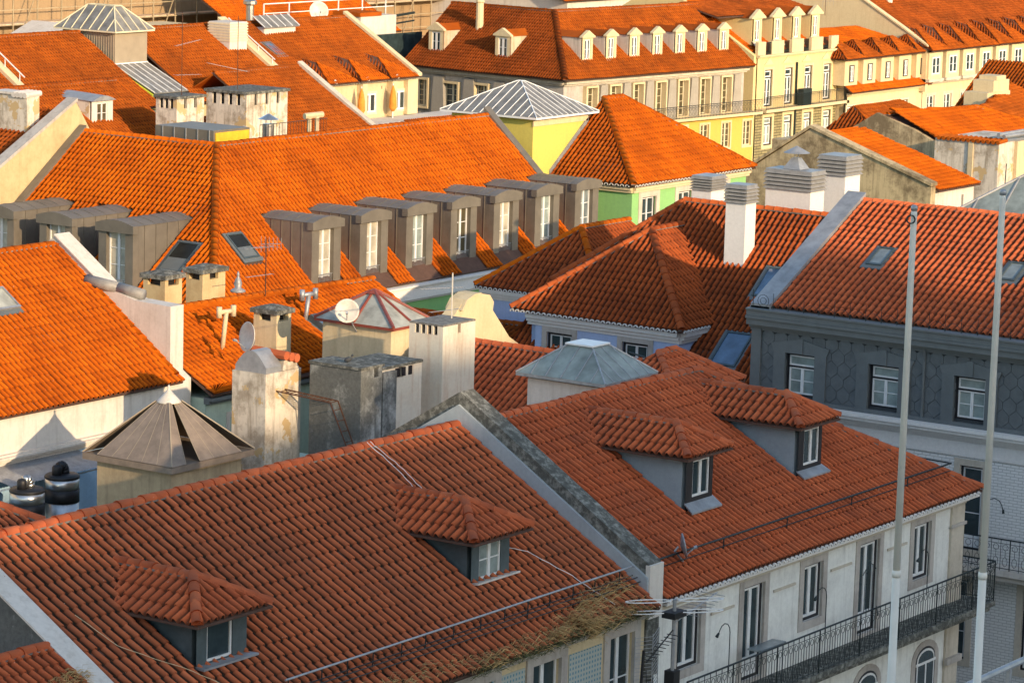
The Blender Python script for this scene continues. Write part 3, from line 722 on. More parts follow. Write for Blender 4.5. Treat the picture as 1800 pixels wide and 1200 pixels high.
G().box(77.6, 79.0, 43.75, 44.2, 12.75, 12.80).tube([(77.7, 43.8, 11.6), (77.7, 43.8, 12.75)], .015, 4).tube([(78.9, 43.8, 11.6), (78.9, 43.8, 12.75)], .015, 4).ob('glass_shelf', 'glass_grey', bal)
def arch_window(parent, xc, w_, z0, zs, y):
    def arch(hw, zt, s, n=10):
        return [(xc - hw, y, z0), (xc + hw, y, z0)] + [(xc + hw * math.cos(math.pi * i / n), y, zs + zt * math.sin(math.pi * i / n)) for i in range(n + 1)]
    def layer(hw, zt, yo, t): return G().prism([(a, b + yo, c) for a, b, c in arch(hw, zt, 0)], (0, t, 0))
    s = layer(w_ / 2 + .25, .62, -.03, .1).ob('arch_surround', 'stone', parent)
    layer(w_ / 2, .42, -.035, .02).ob('casing', 'black_paint', s); layer(w_ / 2 - .07, .35, -.045, .02).ob('frame', 'white_paint', s); layer(w_ / 2 - .14, .28, -.052, .02).ob('pane', 'glass_dark', s)
    G().box(xc - w_ / 2, xc + w_ / 2, y - .06, y, zs - .12, zs - .04).box(xc - .04, xc + .04, y - .058, y, z0, zs - .12).ob('transom', 'white_paint', s)
for xc in (78.55, 81.95, 85.55, 89.35): arch_window(B2, xc, 1.3, 8.0, 10.02, 44.6)
G().box(73.3, 91.9, 44.25, 44.5, 14.80, 14.895).ob('eave_board', 'white_clean', B2)
rr2 = roofrail(B2, 73.4, 91.2, 44.95, 15.86, 15.4, 3.7, .024, True, 'iron')
G().tube([(91.2, 44.95, 15.86), (91.2, 47.2, 15.9), (91.2, 47.2, 15.1)], .026, 6).ob('return_rail', 'iron', rr2)

# white stepped party wall with smoke slots behind the wing
C3 = slot_chimney(B2, 88.22, 90.1, 62.32, 63.7, 8, 18.5, 'rustwhite', 'mortar', 1, 4, .30, .06, .0, slw=.16)
# ------------------------------------------------------------------ yard building with the big old chimneys behind the first ridge
AN = thing('yard_building', 'old yard building behind the front ridge carrying two tall stained chimneys', 'building', (86, 66, 0))
body(AN, 82.5, 86.9, 64.4, 70.0, 13.8, 'palegreen')
B5 = thing('townhouse', 'low house with red tile roof tucked behind the glass lantern and white slotted chimney', 'house', (92, 62, 0))
wg = tiled(B5, [(87.2, 66.4, 13.57), (87.2, 57.6, 13.57), (93.3, 57.6, 17.1), (93.3, 66.4, 17.1)], 'tile_red')
body(B5, 87.4, 97, 57.8, 66.3, 13.3, 'white'); G().prism([(93.3, 57.6, 17.05), (93.3, 66.4, 17.05), (97.2, 66.4, 14.5), (97.2, 57.6, 14.5)], (0, 0, -.1)).ob('rear_roof', 'tile_red', B5)
gp = [(93.4, 8), (93.4, 17.0), (94.78, 17.73), (95.25, 18.12), (95.75, 18.28), (96.5, 18.27), (96.95, 18.18), (97.2, 17.9), (97.15, 17.6), (98.25, 16.5), (99.2, 16.0), (100.5, 15.0), (100.5, 8)]
G().prism([(a, 66.45, b) for a, b in gp], (0, .5, 0)).ob('gable_wall', 'cream', B5)
G().prism([(95.0, 66.3, 17.85), (95.3, 66.3, 18.2), (95.8, 66.3, 18.36), (96.2, 66.3, 18.36), (96.2, 66.3, 18.31), (95.8, 66.3, 18.30), (95.36, 66.3, 18.15), (95.08, 66.3, 17.82)], (0, .75, 0)).ob('bent_cap_sheet', 'tan', B5)
ridge(wg, (93.3, 66.3, 17.16), (93.3, 57.7, 17.16), 'tile_red', r=.14)
c1 = G().box(82.2, 84.05, 65.0, 66.38, 6, 17.35).ob('chimney', 'patchy', AN)
g = G(); n_ = 8
prof_ = [(65.06 + 1.26 * i / n_, 17.36 + .70 * math.sin(math.pi * (.08 + .84 * i / n_))) for i in range(n_ + 1)]
g.prism([(82.28, a, b) for a, b in prof_] + [(82.28, 66.33, 17.353), (82.28, 65.06, 17.353)], (.8, 0, 0)); g.ob('arched_cap', 'zinc', c1)
G().prism([(83.12, 65.03, 17.36), (84.0, 65.03, 17.36), (83.75, 65.03, 17.66), (83.2, 65.03, 17.82)], (0, 1.25, 0)).ob('cap_masonry', 'patchy', c1)
for k in range(3): G().cyl((83.15 + .28 * k, 64.9, 17.86 - .07 * k), (83.15 + .28 * k, 66.25, 17.90 - .07 * k), .15, n=8).ob('cap_tile', 'tile_red', c1)
c2 = G().box(83.7, 84.84, 62.3, 64.37, 6, 17.3).ob('chimney', 'dark_stucco', AN)
G().box(83.7, 84.4, 62.3, 64.37, 17.3, 17.62).ob('slot_post', 'dark_stucco', c2); G().box(84.64, 84.84, 62.3, 64.37, 17.3, 17.62).ob('slot_post', 'dark_stucco', c2)
G().box(84.4, 84.64, 62.6, 64.0, 17.3, 17.6).ob('flue_core', 'rubber', c2)
G().box(83.65, 84.9, 62.25, 64.4, 17.62, 17.71).ob('cap', 'moss_stone', c2)
slot_chimney(AN, 84.9, 87.2, 62.42, 64.2, 6, 17.45, 'rustwhite', 'moss_stone', 1, 2, .36, .09, .03, slw=.24)
G().box(84.92, 85.65, 62.3, 62.418, 6, 17.38).ob('chimney_rib', 'dark_stucco', AN)
for k in range(3): G().box(85.72 + .36 * k, 85.92 + .36 * k, 62.40, 62.419, 17.12, 17.42).ob('smoke_slot', 'rubber', AN)
ld = G()
for s_ in (0, .45):
    ld.tube([(82.75 + s_, 65.05, 16.75), (83.15 + s_ * .9, 63.1, 16.55), (83.25 + s_ * .8, 62.2, 14.6)], .024, 5)
for k in range(13):
    f = k / 12; ld.tube([(82.75 + .4 * f, 65.05 - 1.95 * f, 16.75 - .2 * f), (83.2 + .36 * f, 65.05 - 1.95 * f, 16.75 - .2 * f)], .015, 4)
for k in range(6): ld.tube([(83.17 + .016 * k, 63.0 - .15 * k, 16.3 - .33 * k), (83.57 + .012 * k, 63.0 - .15 * k, 16.3 - .33 * k)], .015, 4)
ld.ob('iron_ladder', 'rust_iron', None, label='rusty iron ladder bridging the two big stained chimneys', cat='ladder')
g = G(); g.lathe((84.2, 63.2, 17.82), [(.02, -.14), (.08, -.07), (.085, .02), (.035, .12), (.01, .16)], 8, (.5, -.6, .25)); g.lathe((84.28, 63.1, 17.9), [(.01, 0), (.04, .03), (.035, .08), (.005, .1)], 8)
g.cyl((84.18, 63.22, 17.71), (84.18, 63.22, 17.76), .012, n=4).ob('pigeon', 'feather', None, True, 'dark pigeon perched on the black-stained chimney top', 'pigeon')

# ------------------------------------------------------------------ metal stair lantern with open panel
PT = thing('stair_lantern', 'weathered brown metal pyramid lantern on a stained rendered block behind the front ridge', 'roof lantern', (78.5, 66, 0))
G().box(76.98, 80.45, 64.55, 67.55, 0, 15.02).ob('wall', 'tan_dark', PT)
G().box(76.74, 80.8, 64.3, 67.95, 15.02, 15.22).ob('eave_frame', 'copper', PT)
def lantern_faces():
    x0_, x1_, y0_, y1_ = 76.74, 80.8, 64.3, 67.95; zb = 15.23; T = (78.3, 78.9, 65.75, 66.3); zt = 16.85
    gp = {'a': [], 'r': []}
    C = [Vector((x0_, y1_, zb)), Vector((x0_, y0_, zb)), Vector((x1_, y0_, zb)), Vector((x1_, y1_, zb))]
    Tp = [Vector((T[0], T[3], zt)), Vector((T[0], T[2], zt)), Vector((T[1], T[2], zt)), Vector((T[1], T[3], zt))]
    ribs = G()
    for i in range(4):
        a, b, ta, tb = C[i], C[(i + 1) % 4], Tp[i], Tp[(i + 1) % 4]
        K = 6
        for k in range(K):
            f0, f1 = k / K, (k + 1) / K
            p = [a.lerp(b, f0), a.lerp(b, f1), ta.lerp(tb, f1), ta.lerp(tb, f0)]
            ribs.tube([p[0] + Vector((0, 0, .02)), p[3] + Vector((0, 0, .02))], 0.014, 4)
            if (i == 0 and k == 0) or (i == 1 and k == 1) or (i == 1 and k == 5): continue
            nn = (p[1] - p[0]).cross(p[3] - p[0]).normalized()
            G().prism(p, nn * .02).ob('roof_sheet', 'copper', PT)
        ribs.tube([a + Vector((0, 0, .02)), ta + Vector((0, 0, .02))], .025, 5)
    ribs.ob('sheet_ribs', 'taupe', PT)
lantern_faces()
G().lathe((78.6, 66.02, 16.82), [(.40, 0), (.38, .04), (.10, .34), (.04, .42), (.04, .47), (.05, .5), (.015, .55)], 16).ob('cone_cap', 'dish', PT, True)

# ------------------------------------------------------------------ left lit house
LB = thing('townhouse', 'sunlit house at left edge, bright orange roof over white cornice and pale blue wall', 'house', (80, 77, 0))
body(LB, 68, 87.3, 73.3, 85, 15.3, 'white')
u_, v_, n_ = slopeax('Y', .7)
rl = tiled(LB, [(68, 72.7, 15.5), (87.35, 72.7, 15.5), (87.35, 78.7, 19.7), (68, 78.7, 19.7)], 'tile_orange', holes=[skyhole((81.8, 76.4, 18.09), u_, v_, 1.2, 1.05)])
G().prism([(68, 78.7, 19.65), (87.35, 78.7, 19.65), (87.35, 84.9, 15.5), (68, 84.9, 15.5)], (0, 0, -.1)).ob('rear_roof', 'tile_orange', LB)
ridge(rl, (70, 78.7, 19.75), (87.2, 78.7, 19.75), 'tile_orange', r=.14)
wall(LB, (68, 72.95), (87.42, 72.95), 13.95, 15.42, [], 'white', name='parapet_wall'); wall(LB, (68, 72.96), (87.4, 72.96), 0, 13.9, [(11.0, 12.0, 11.2, 13.4)], 'skyblue'); window(LB, (68, 72.96), (87.4, 72.96), 11.0, 12.0, 11.2, 13.4, frame='white_paint')
cornice(LB, (68, 72.95), (87.6, 72.95), 13.85, [(.12, .10), (.10, .22), (.08, .32), (.06, .20)], 'white')
pw = G().prism([(87.38, 72.98, 10), (87.38, 72.98, 15.5), (87.38, 73.35, 15.75), (87.38, 73.36, 18.05), (87.38, 75.0, 18.1), (87.38, 76.6, 18.5), (87.38, 78.75, 20.0), (87.38, 85, 15.8), (87.38, 85, 10)], (.7, 0, 0)).ob('party_wall', 'white', LB)
G().prism([(87.32, 76.5, 18.5), (87.32, 78.75, 20.03), (88.14, 78.75, 20.03), (88.14, 76.5, 18.5)], (0, 0, .05)).ob('coping', 'white', pw)
G().tube([(87.2, 77.1, 18.62), (87.55, 75.9, 18.42), (87.75, 74.9, 18.25)], .21, 12).ob('rolled_flashing', 'louvre', pw, True)
ridge(rl, (87.2, 72.9, 15.72), (87.2, 76.6, 18.3), 'tile_orange', r=.13)
u_, v_, n_ = slopeax('Y', .7)
skylight(rl, (81.8, 76.4, 18.11), u_, v_, n_, 1.2, 1.05, 'galv', 'glass_frost', .16)
# corrugated canopy on brackets
cp = G()
for k in range(36):
    x = 77.2 + .135 * k; cp.quad((x, 71.35, 13.55), (x + .0675, 71.35, 13.58), (x + .0675, 72.93, 13.88), (x, 72.93, 13.85)); cp.quad((x + .0675, 71.35, 13.58), (x + .135, 71.35, 13.55), (x + .135, 72.93, 13.85), (x + .0675, 72.93, 13.88))
cp.ob('corrugated_canopy', 'galv', LB)
G().tube([(77.3, 72.9, 13.0), (77.3, 71.4, 13.5)], .03, 5).tube([(82.0, 72.9, 13.0), (82.0, 71.4, 13.5)], .03, 5).ob('canopy_bracket', 'white_paint', LB)
G().box(82.25, 82.45, 71.0, 71.2, 8, 14.0).ob('frame_post', 'white_paint', LB)
for x, zt_, r_, lab in ((77.1, 13.75, .56, 'shorter black and silver boiler flue drum under the corrugated canopy'), (78.75, 13.95, .56, 'taller black and silver boiler flue drum with ribbed black elbow')):
    t = thing('flue_drum', lab, 'boiler', (x, 70.6, 10), 'boiler drums by the pale blue wall')
    G().lathe((x, 70.6, 10), [(r_, 0), (r_, zt_ - 11.0)], 20).ob('lower_drum', 'steel', t, True)
    G().lathe((x, 70.6, zt_ - 1.0), [(r_ * 1.02, 0), (r_ * 1.02, .42)], 20).ob('black_band', 'rubber', t, True)
    G().lathe((x, 70.6, zt_ - .58), [(r_, 0), (r_, .36)], 20).ob('silver_band', 'steel', t, True)
    G().lathe((x, 70.6, zt_ - .22), [(r_ * 1.03, 0), (r_ * 1.03, .06), (r_ * .9, .12), (.1, .14)], 20).ob('lid', 'rubber', t, True)
    pts = [(x - .05 + .2 * math.cos(a), 70.6, zt_ - .1 + .3 * math.sin(a)) for a in (0, .5, 1.0, 1.57, 2.1, 2.6, 3.14)]
    G().tube(pts, .15, 10).ob('elbow', 'rubber' if x > 78 else 'steel', t, True)
    G().lathe((x - .25, 70.6, zt_ - .14), [(.16, 0), (.16, .3), (.12, .36), (.02, .38)], 12).ob('pipe_cap', 'rubber', t, True)
# little mossy roof just behind the first ridge
SR = thing('shed', 'small mossy tiled roof peeping over the front ridge at left', 'shed', (60, 56.5, 0))
body(SR, 56.5, 63.3, 55.2, 60.5, 15.9, 'offwhite')
ts = tiled(SR, [(56.2, 54.7, 16.1), (64.0, 54.7, 16.1), (61.4, 57.3, 17.55), (56.2, 57.3, 17.55)], 'tile_old')
tiled(SR, [(64.0, 54.7, 16.1), (64.0, 60, 16.1), (61.4, 57.3, 17.55)], 'tile_old', far=True)
ridge(ts, (56.2, 57.3, 17.6), (61.4, 57.3, 17.6), 'tile_red', r=.14); ridge(ts, (64.0, 54.7, 16.2), (61.4, 57.3, 17.62), 'tile_red', r=.14)
LN = thing('townhouse', 'low neighbouring roof in the bottom left corner beside the stained wall', 'house', (48, 48, 0))
body(LN, 42, 52.6, 44, 54, 15.2, 'offwhite')
tn = tiled(LN, [(42, 43.6, 15.1), (52.65, 43.6, 15.1), (52.65, 47.6, 17.25), (42, 47.6, 17.25)], 'tile_red')
G().prism([(42, 47.6, 17.2), (52.65, 47.6, 17.2), (52.65, 54, 15), (42, 54, 15)], (0, 0, -.1)).ob('rear_roof', 'tile_red', LN)
ridge(tn, (46, 47.6, 17.3), (52.6, 47.6, 17.3), 'tile_red', r=.14)

# ------------------------------------------------------------------ middle house with shaded lower roof
MR = thing('townhouse', 'house with orange roof, T-shaped vent pipes and three beige chimneys, left of the pyramid skylight', 'house', (95, 76, 0))
body(MR, 88.2, 102.5, 72.4, 80.5, 14.8, 'palegreen')
cornice(MR, (88.15, 72.4), (102.5, 72.4), 14.62, [(.12, .2), (.12, .36)], 'slate_trim', 'gutter')
u_, v_, n_ = slopeax('Y', .55)
tm = tiled(MR, [(88.1, 72.0, 15.0), (102.6, 72.0, 15.0), (102.6, 75.9, 17.15), (88.1, 76.2, 17.31)], 'tile_orange', holes=[skyhole((96.6, 72.8, 15.45), u_, v_, 1.6, 1.9)])
G().prism([(88.1, 76.2, 17.28), (102.6, 75.9, 17.1), (102.6, 80.6, 15), (88.1, 80.6, 15)], (0, 0, -.1)).ob('rear_roof', 'tile_orange', MR)
ridge(tm, (88.1, 76.2, 17.36), (102.6, 75.9, 17.2), 'tile_orange', r=.14)
wall(MR, (88.2, 72.38), (102.5, 72.38), 0, 14.7, [(1.3, 2.2, 12.2, 14.0)], 'palegreen'); window(MR, (88.2, 72.38), (102.5, 72.38), 1.3, 2.2, 12.2, 14.0, surround='white', sw=.18)
slot_chimney(MR, 92.0, 92.85, 72.3, 73.35, 13.5, 17.35, 'tan', 'moss_stone', 1, 1, .26, .16, .1, .12, slw=.5)
slot_chimney(MR, 92.57, 93.55, 78.0, 79.05, 14.5, 17.95, 'cream_old', 'moss_stone', 1, 1, .25, .16, .1, .12, slw=.6)
slot_chimney(MR, 94.98, 96.33, 78.2, 79.0, 14.5, 17.9, 'cream_old', 'moss_stone', 1, 1, .25, .16, .1, .12, slw=.5)
G().lathe((97.6, 78.6, 16.9), [(.3, 0), (.28, .08), (.12, .16), (.16, .34), (.10, .5), (.04, .6), (.06, .66), (.02, .8)], 12).ob('finial', 'zinc', MR, True)
for x, y, z, h, tm_ in ((90.9, 73.9, 15.9, 1.5, 'tan'), (96.5, 74.5, 16.2, 1.15, 'galv')):
    G().tube([(x, y, z), (x + .22, y, z + h)], .085, 8).tube([(x - .12, y + .05, z + h), (x + .56, y - .05, z + h)], .085, 8).tube([(x - .12, y + .05, z + h - .2), (x - .12, y + .05, z + h + .2)], .10, 8).tube([(x + .56, y - .05, z + h - .2), (x + .56, y - .05, z + h + .2)], .10, 8).ob('vent_pipe', tm_, MR, True)
u_, v_, n_ = slopeax('Y', .55)
skylight(tm, (96.6, 72.8, 15.45), u_, v_, n_, 1.6, 1.9, 'zinc_teal', 'glass_sky', .3)
CR = thing('shed', 'low dark red court roof below the white gutter of the mansard house', 'shed', (108, 78, 0))
body(CR, 105.2, 113.0, 74.5, 81.8, 11.8, 'palegreen'); tcr = tiled(CR, [(105, 82.0, 12.0), (105, 74.2, 12.0), (112.0, 74.2, 14.3), (112.0, 82.0, 14.3)], 'tile_brown'); ridge(tcr, (112.0, 81.9, 14.36), (112.0, 74.3, 14.36), 'tile_brown', r=.13)
G().prism([(112.0, 82.0, 14.25), (112.0, 74.2, 14.25), (113.2, 74.2, 13.8), (113.2, 82.0, 13.8)], (0, 0, -.1)).ob('rear_roof', 'tile_brown', CR)
# glass pyramid with red ribs
P2 = thing('stair_lantern', 'frosted glass pyramid skylight with dark red ribs on a beige rendered block', 'roof lantern', (93, 68.5, 0))
G().box(91.85, 93.9, 67.1, 70.1, 0, 17.42).ob('wall', 'tan', P2)
glass_hip(P2, 91.8, 93.95, 67.0, 70.25, 17.52, 18.5, .08, .1, 'glass_frost', 'red_metal', 2, 2, .05, .12)
G().lathe((92.87, 68.62, 18.46), [(.3, 0), (.12, .12), (.02, .16)], 6).ob('peak_cap', 'red_metal', P2)

# ------------------------------------------------------------------ the long orange mansard house
M = thing('mansard_house', 'long bright orange mansard house with ten grey metal dormers', 'house', (115, 90, 0))
wall(M, (101.5, 82.9), (130.9, 82.9), 0, 14.2, [], 'green'); body(M, 101.6, 129.6, 83.2, 96.6, 14.8, 'green')
cornice(M, (101.4, 82.95), (131.0, 82.95), 14.15, [(.12, .15), (.55, .3), (.08, .42)], 'white_clean', 'white_gutter')
zr_ = 20.8
def rm(x, y): return (x, y, zr_ - .91 * (89.2 - y))
def lm(x, y): return (x, y, zr_ - .74 * (109.15 - x))
hx = 109.15 - (zr_ - 15.0) / .74; hy = 89.2 - (zr_ - 15.0) / .91
dR = [(108.42 + 3.345 * k, 110.42 + 3.345 * k) for k in range(7)]
dL = [(87.5, 89.35), (90.8, 92.6), (94.05, 95.8)]
uR_, vR_, _ = slopeax('Y', .91); uL_, vL_, _ = slopeax('X', .74)
holesR = [skyhole(rm(105.5, 84.7), uR_, vR_, 1.05, 1.35)] + [[rm(a, hy), rm(b, hy), rm(b, 86.2), rm(a, 86.2)] for a, b in dR]
holesL = [skyhole(lm(103.0, 87.2), uL_, vL_, 1.15, 1.75)] + [[lm(hx, b), lm(hx, a), lm(105.6, a), lm(105.6, b)] for a, b in dL]
tr = tiled(M, [(hx, hy, 15.0), (129.6, hy, 15.0), (129.6, 89.2, zr_), (109.15, 89.2, zr_)], 'tile_orange', far=True, holes=holesR)
tl = tiled(M, [(hx, 96.7, 15.0), (hx, hy, 15.0), (109.15, 89.2, zr_), (109.15, 96.7, zr_)], 'tile_orange', holes=holesL)
G().prism([(109.2, 89.25, 20.72), (129.5, 89.25, 20.72), (129.5, 96.6, 14.8), (109.2, 96.6, 14.8)], (0, 0, -.12)).ob('rear_roof', 'tile_orange', M); G().box(109.4, 118.8, 90.1, 95.0, 14.5, 19.5).ob('rear_terrace', 'cream', M)
ridge(tr, (109.15, 89.2, zr_ + .05), (129.6, 89.2, zr_ + .05), 'tile_orange', r=.14); ridge(tl, (109.15, 96.7, zr_ + .05), (109.15, 89.2, zr_ + .05), 'tile_orange', r=.14)
ridge(tr, (hx, hy, 15.1), (109.15, 89.2, zr_ + .05), 'tile_orange', r=.16)
G().prism([(129.45, hy, 15.0), (129.95, hy, 15.0), (129.95, 89.4, zr_ + .2), (129.45, 89.4, zr_ + .2)], (0, 0, .22)).ob('zinc_coping', 'zinc_brown', M)
G().prism([(hx - .1, 96.6, 15.0), (hx - .1, 97.0, 15.0), (109.2, 97.0, zr_ + .1), (109.2, 96.6, zr_ + .1)], (0, 0, .2)).ob('zinc_coping', 'zinc_brown', M)
def metal_dormer(parent, fr, w_, zb, zt, depth, win, lit):
    """fr(u, d, z): world point from across, depth and height"""
    P = lambda u, d, z: Vector(fr(u, d, z)); g = G()
    n_ = 6; arc = [(w_ * i / n_, zt + .20 * math.sin(math.pi * i / n_)) for i in range(n_ + 1)]
    wl = (w_ - 1.02) / 2
    g.prism([P(0, .36, zb), P(w_, .36, zb), P(w_, .36, zt), P(0, .36, zt)], P(0, depth - .36, 0) - P(0, 0, 0))
    dm = g.ob('dormer', 'zinc_brown', parent)
    for ua, ub in ((0, wl), (w_ - wl, w_)): G().prism([P(ua, 0, zb), P(ub, 0, zb), P(ub, 0, zt), P(ua, 0, zt)], P(0, .357, 0) - P(0, 0, 0)).ob('jamb', 'zinc_brown', dm)
    rp = [P(u, -.06, z + .004) for u, z in arc]; G().prism([P(-.04, -.06, zt + .004)] + rp[1:-1] + [P(w_ + .04, -.06, zt + .004)], P(0, depth + .4, 0) - P(0, 0, 0)).ob('dormer_roof', 'zinc_brown', dm)
    hd = [P(-.10, -.12, zt - .30)] + [P(u * (w_ + .2) / w_ - .10, -.12, z + .03) for u, z in arc] + [P(w_ + .10, -.12, zt - .30)]
    G().prism(hd, P(0, .3, 0) - P(0, 0, 0)).ob('curved_head', 'zinc_brown', dm)
    sm = G()
    for k in range(1, 6):
        d = depth * k / 5.6; sm.prism([P(-.03, d - .012, zb + (zt - zb) * .0), P(-.03, d + .012, zb), P(-.03, d + .012, zt), P(-.03, d - .012, zt)], P(.032, 0, 0) - P(0, 0, 0)); sm.prism([P(w_, d - .012, zb), P(w_, d + .012, zb), P(w_, d + .012, zt), P(w_, d - .012, zt)], P(.03, 0, 0) - P(0, 0, 0))
        sm.tube([P(u, d, z + .012) for u, z in arc], .015, 4)
    sm.ob('standing_seams', 'zinc_brown', dm)
    a = P(0, 0, 0); b = P(w_, 0, 0)
    wo = window(dm, (a.x, a.y), (b.x, b.y), wl, w_ - wl, zb, zt - .28, rev=.22, frame='white_paint', glass=win, leaves=2, bars=3, lw=.06, far=True)
    g = G()
    for k in range(11): g.tube([P(wl + .05 + .092 * k, .06, zb), P(wl + .05 + .092 * k, .06, zb + .78)], .010, 4)
    g.tube([P(wl, .06, zb + .8), P(w_ - wl, .06, zb + .8)], .02, 4); g.ob('window_rail', 'galv', dm)
for k, (a, b) in enumerate(dR): metal_dormer(M, (lambda a: lambda u, d, z: (a + u, 83.4 + d, z))(a), b - a, 15.05, 18.1, 3.0, ('glass_cream', 'glass_cream', 'glass_curtain', 'glass_warm', 'glass_cream', 'glass_curtain', 'glass_grey')[k], 1)
for a, b in dL: metal_dormer(M, (lambda b: lambda u, d, z: (101.8 + d, b - u, z))(b), b - a, 15.1, 18.15, 4.0, 'glass_cream', 1)
u_, v_, n_ = slopeax('X', .74); skylight(tl, lm(103.0, 87.2), u_, v_, n_, 1.15, 1.75, 'zinc_teal', 'glass_black', .1)
u_, v_, n_ = slopeax('Y', .91); skylight(tr, rm(105.5, 84.7), u_, v_, n_, 1.05, 1.35, 'zinc_teal', 'glass_black', .1)
fb = G().box(110.9, 113.4, 90.8, 94.1, 19.5, 21.2).ob('plant_box', 'zinc_brown', M)
G().box(111.0, 113.3, 90.74, 90.798, 20.5, 21.1).ob('yellow_end', 'yellow_panel', fb)
g = G()
for k in range(5): g.box(110.86, 110.898, 91.0 + .66 * k, 91.04 + .66 * k, 20.4, 21.2)
g.ob('seams', 'zinc', fb)
g = G(); g.tube([(113.6, 90.4, 21.3), (118.5, 90.4, 21.3)], .02, 4)
for k in range(25): g.tube([(113.6 + .2 * k, 90.4, 19.5), (113.6 + .2 * k, 90.4, 21.3)], .010, 4)
g.ob('terrace_railing', 'iron', M)
G().lathe((115.6, 91.5, 19.5), [(.26, 0), (.26, 1.65)], 14).lathe((115.6, 91.5, 21.35), [(.48, 0), (.03, .25)], 14).tube([(115.42, 91.5, 21.1), (115.42, 91.5, 21.4)], .02, 4).tube([(115.78, 91.5, 21.1), (115.78, 91.5, 21.4)], .02, 4).ob('chimney_cowl', 'steel', M)
G().tube([(118.2, 91.2, 19.5), (118.2, 91.2, 21.35)], .1, 8).tube([(118.5, 91.0, 19.5), (118.5, 91.0, 21.35)], .1, 8).tube([(117.9, 91.25, 21.35), (118.85, 90.95, 21.4)], .14, 8).ob('vent_pipe', 'tan', M)
# yellow stair tower at its end
YT = thing('stair_tower', 'lemon yellow stair tower with ribbed glass pyramid roof at the mansard end', 'tower', (133.8, 90.3, 0))
G().box(131.5, 136.2, 87.9, 92.7, 0, 20.6).ob('wall', 'yellow', YT)
G().box(131.45, 136.25, 87.84, 87.896, 20.25, 20.6).ob('eave_band', 'cream', YT)
glass_hip(YT, 131.45, 136.3, 87.8, 92.8, 20.72, 22.15, .12, .12, 'glass_slate', 'white_paint', 12, 12, .022, .35)

# ------------------------------------------------------------------ green house with hip roof
GB = thing('townhouse', 'green rendered house with orange hip roof beside the yellow tower', 'house', (140, 87, 0))
wall(GB, (133.4, 88.0), (133.4, 83.35), 0, 17.4, [], 'green')
facade(GB, (133.4, 83.35), (144.2, 83.35), 0, 17.4, [(.9 + 3.35 * k, 2.2 + 3.35 * k, 14.6, 17.0) for k in range(3)], 'green', frame='white_paint', glass='glass_dark', leaves=2, bars=2, casing='black_paint', surround='stone_lt', sw=.3)
body(GB, 133.6, 144.0, 83.6, 92.5, 17.2, 'green')
pz_ = 17.7
ap, aq = (137.9, 88.0, 21.2), (139.6, 88.0, 21.2)
tg = tiled(GB, [(133.0, 87.88, pz_), (133.0, 83.0, pz_), ap], 'tile_rust')
tiled(GB, [(133.0, 83.0, pz_), (144.6, 83.0, pz_), aq, ap], 'tile_orange', far=True)
tiled(GB, [(144.6, 83.0, pz_), (144.6, 93, pz_), aq], 'tile_orange', far=True)
ridge(tg, (133.0, 83.0, pz_ + .08), (ap[0], ap[1], ap[2] + .06), 'tile_orange', r=.15); ridge(tg, (ap[0], ap[1], ap[2] + .06), (aq[0], aq[1], aq[2] + .06), 'tile_orange', r=.14); ridge(tg, (144.6, 83, pz_ + .08), (aq[0], aq[1], aq[2] + .06), 'tile_orange', r=.14)
G().prism([(133.0, 87.84, pz_ + .05), (133.0, 87.84, pz_ + .35), (136.3, 87.84, pz_ + 2.75), (136.3, 87.84, pz_ + 2.2)], (0, .05, 0)).ob('zinc_flashing', 'zinc', GB)
beirado(GB, (133.1, 88), (133.1, 83.1), pz_ - .08, pitch=.3, r=.1); beirado(GB, (133.1, 83.1), (144.5, 83.1), pz_ - .08, pitch=.3, r=.1)
cornice(GB, (133.35, 83.3), (144.3, 83.3), 17.3, [(.14, .1), (.12, .2)], 'cream', 'eave_moulding'); cornice(GB, (133.35, 88), (133.35, 83.3), 17.3, [(.14, .1), (.12, .2)], 'cream', 'eave_moulding')
g = G()
# ------------------------------------------------------------------ blue house with two hips, and the roof behind it
BB = thing('townhouse', 'pale blue house with dark red hip roofs, white cornice and louvred white chimneys', 'house', (110, 67, 0))
body(BB, 107.0, 113, 64.5, 71.3, 15.6, 'blue'); body(BB, 113.0, 120, 57.0, 75.0, 15.0, 'blue')
wx = lambda y0, y1: (70.95 - y0, 70.95 - y1)
facade(BB, (106.72, 70.95), (106.72, 64.35), 0, 15.5, [(70.95 - 70.4, 70.95 - 69.2, 13.6, 15.24), (70.95 - 66.9, 70.95 - 65.7, 13.6, 15.26)], 'blue', frame='white_paint', glass='glass_dark', leaves=2, bars=2, casing='black_paint', cw=.1, surround='stone', sw=.22)
wall(BB, (106.72, 64.35), (112, 64.35), 0, 15.5, [], 'blue')
cornice(BB, (106.75, 71.3), (106.75, 64.3), 15.45, [(.14, .08), (.14, .18), (.16, .28)], 'white_clean'); cornice(BB, (106.75, 64.33), (109, 64.33), 15.45, [(.14, .08), (.14, .18), (.16, .28)], 'white_clean')
beirado(BB, (106.42, 71.9), (106.42, 64.05), 15.93, objs=True); beirado(BB, (106.42, 64.05), (108.6, 64.05), 15.93, objs=True)
tb = tiled(BB, [(106.35, 71.9, 16), (106.35, 64.0, 16), (110.3, 67.95, 19.12)], 'tile_brick', nobj=130)
tiled(BB, [(106.35, 64.0, 16), (108.7, 64.0, 16), (112.6, 67.95, 19.12), (110.3, 67.95, 19.12)], 'tile_brick'); tiled(BB, [(106.35, 71.9, 16), (110.3, 67.95, 19.12), (112.6, 67.95, 19.12), (108.7, 71.9, 16)], 'tile_brick', far=True)
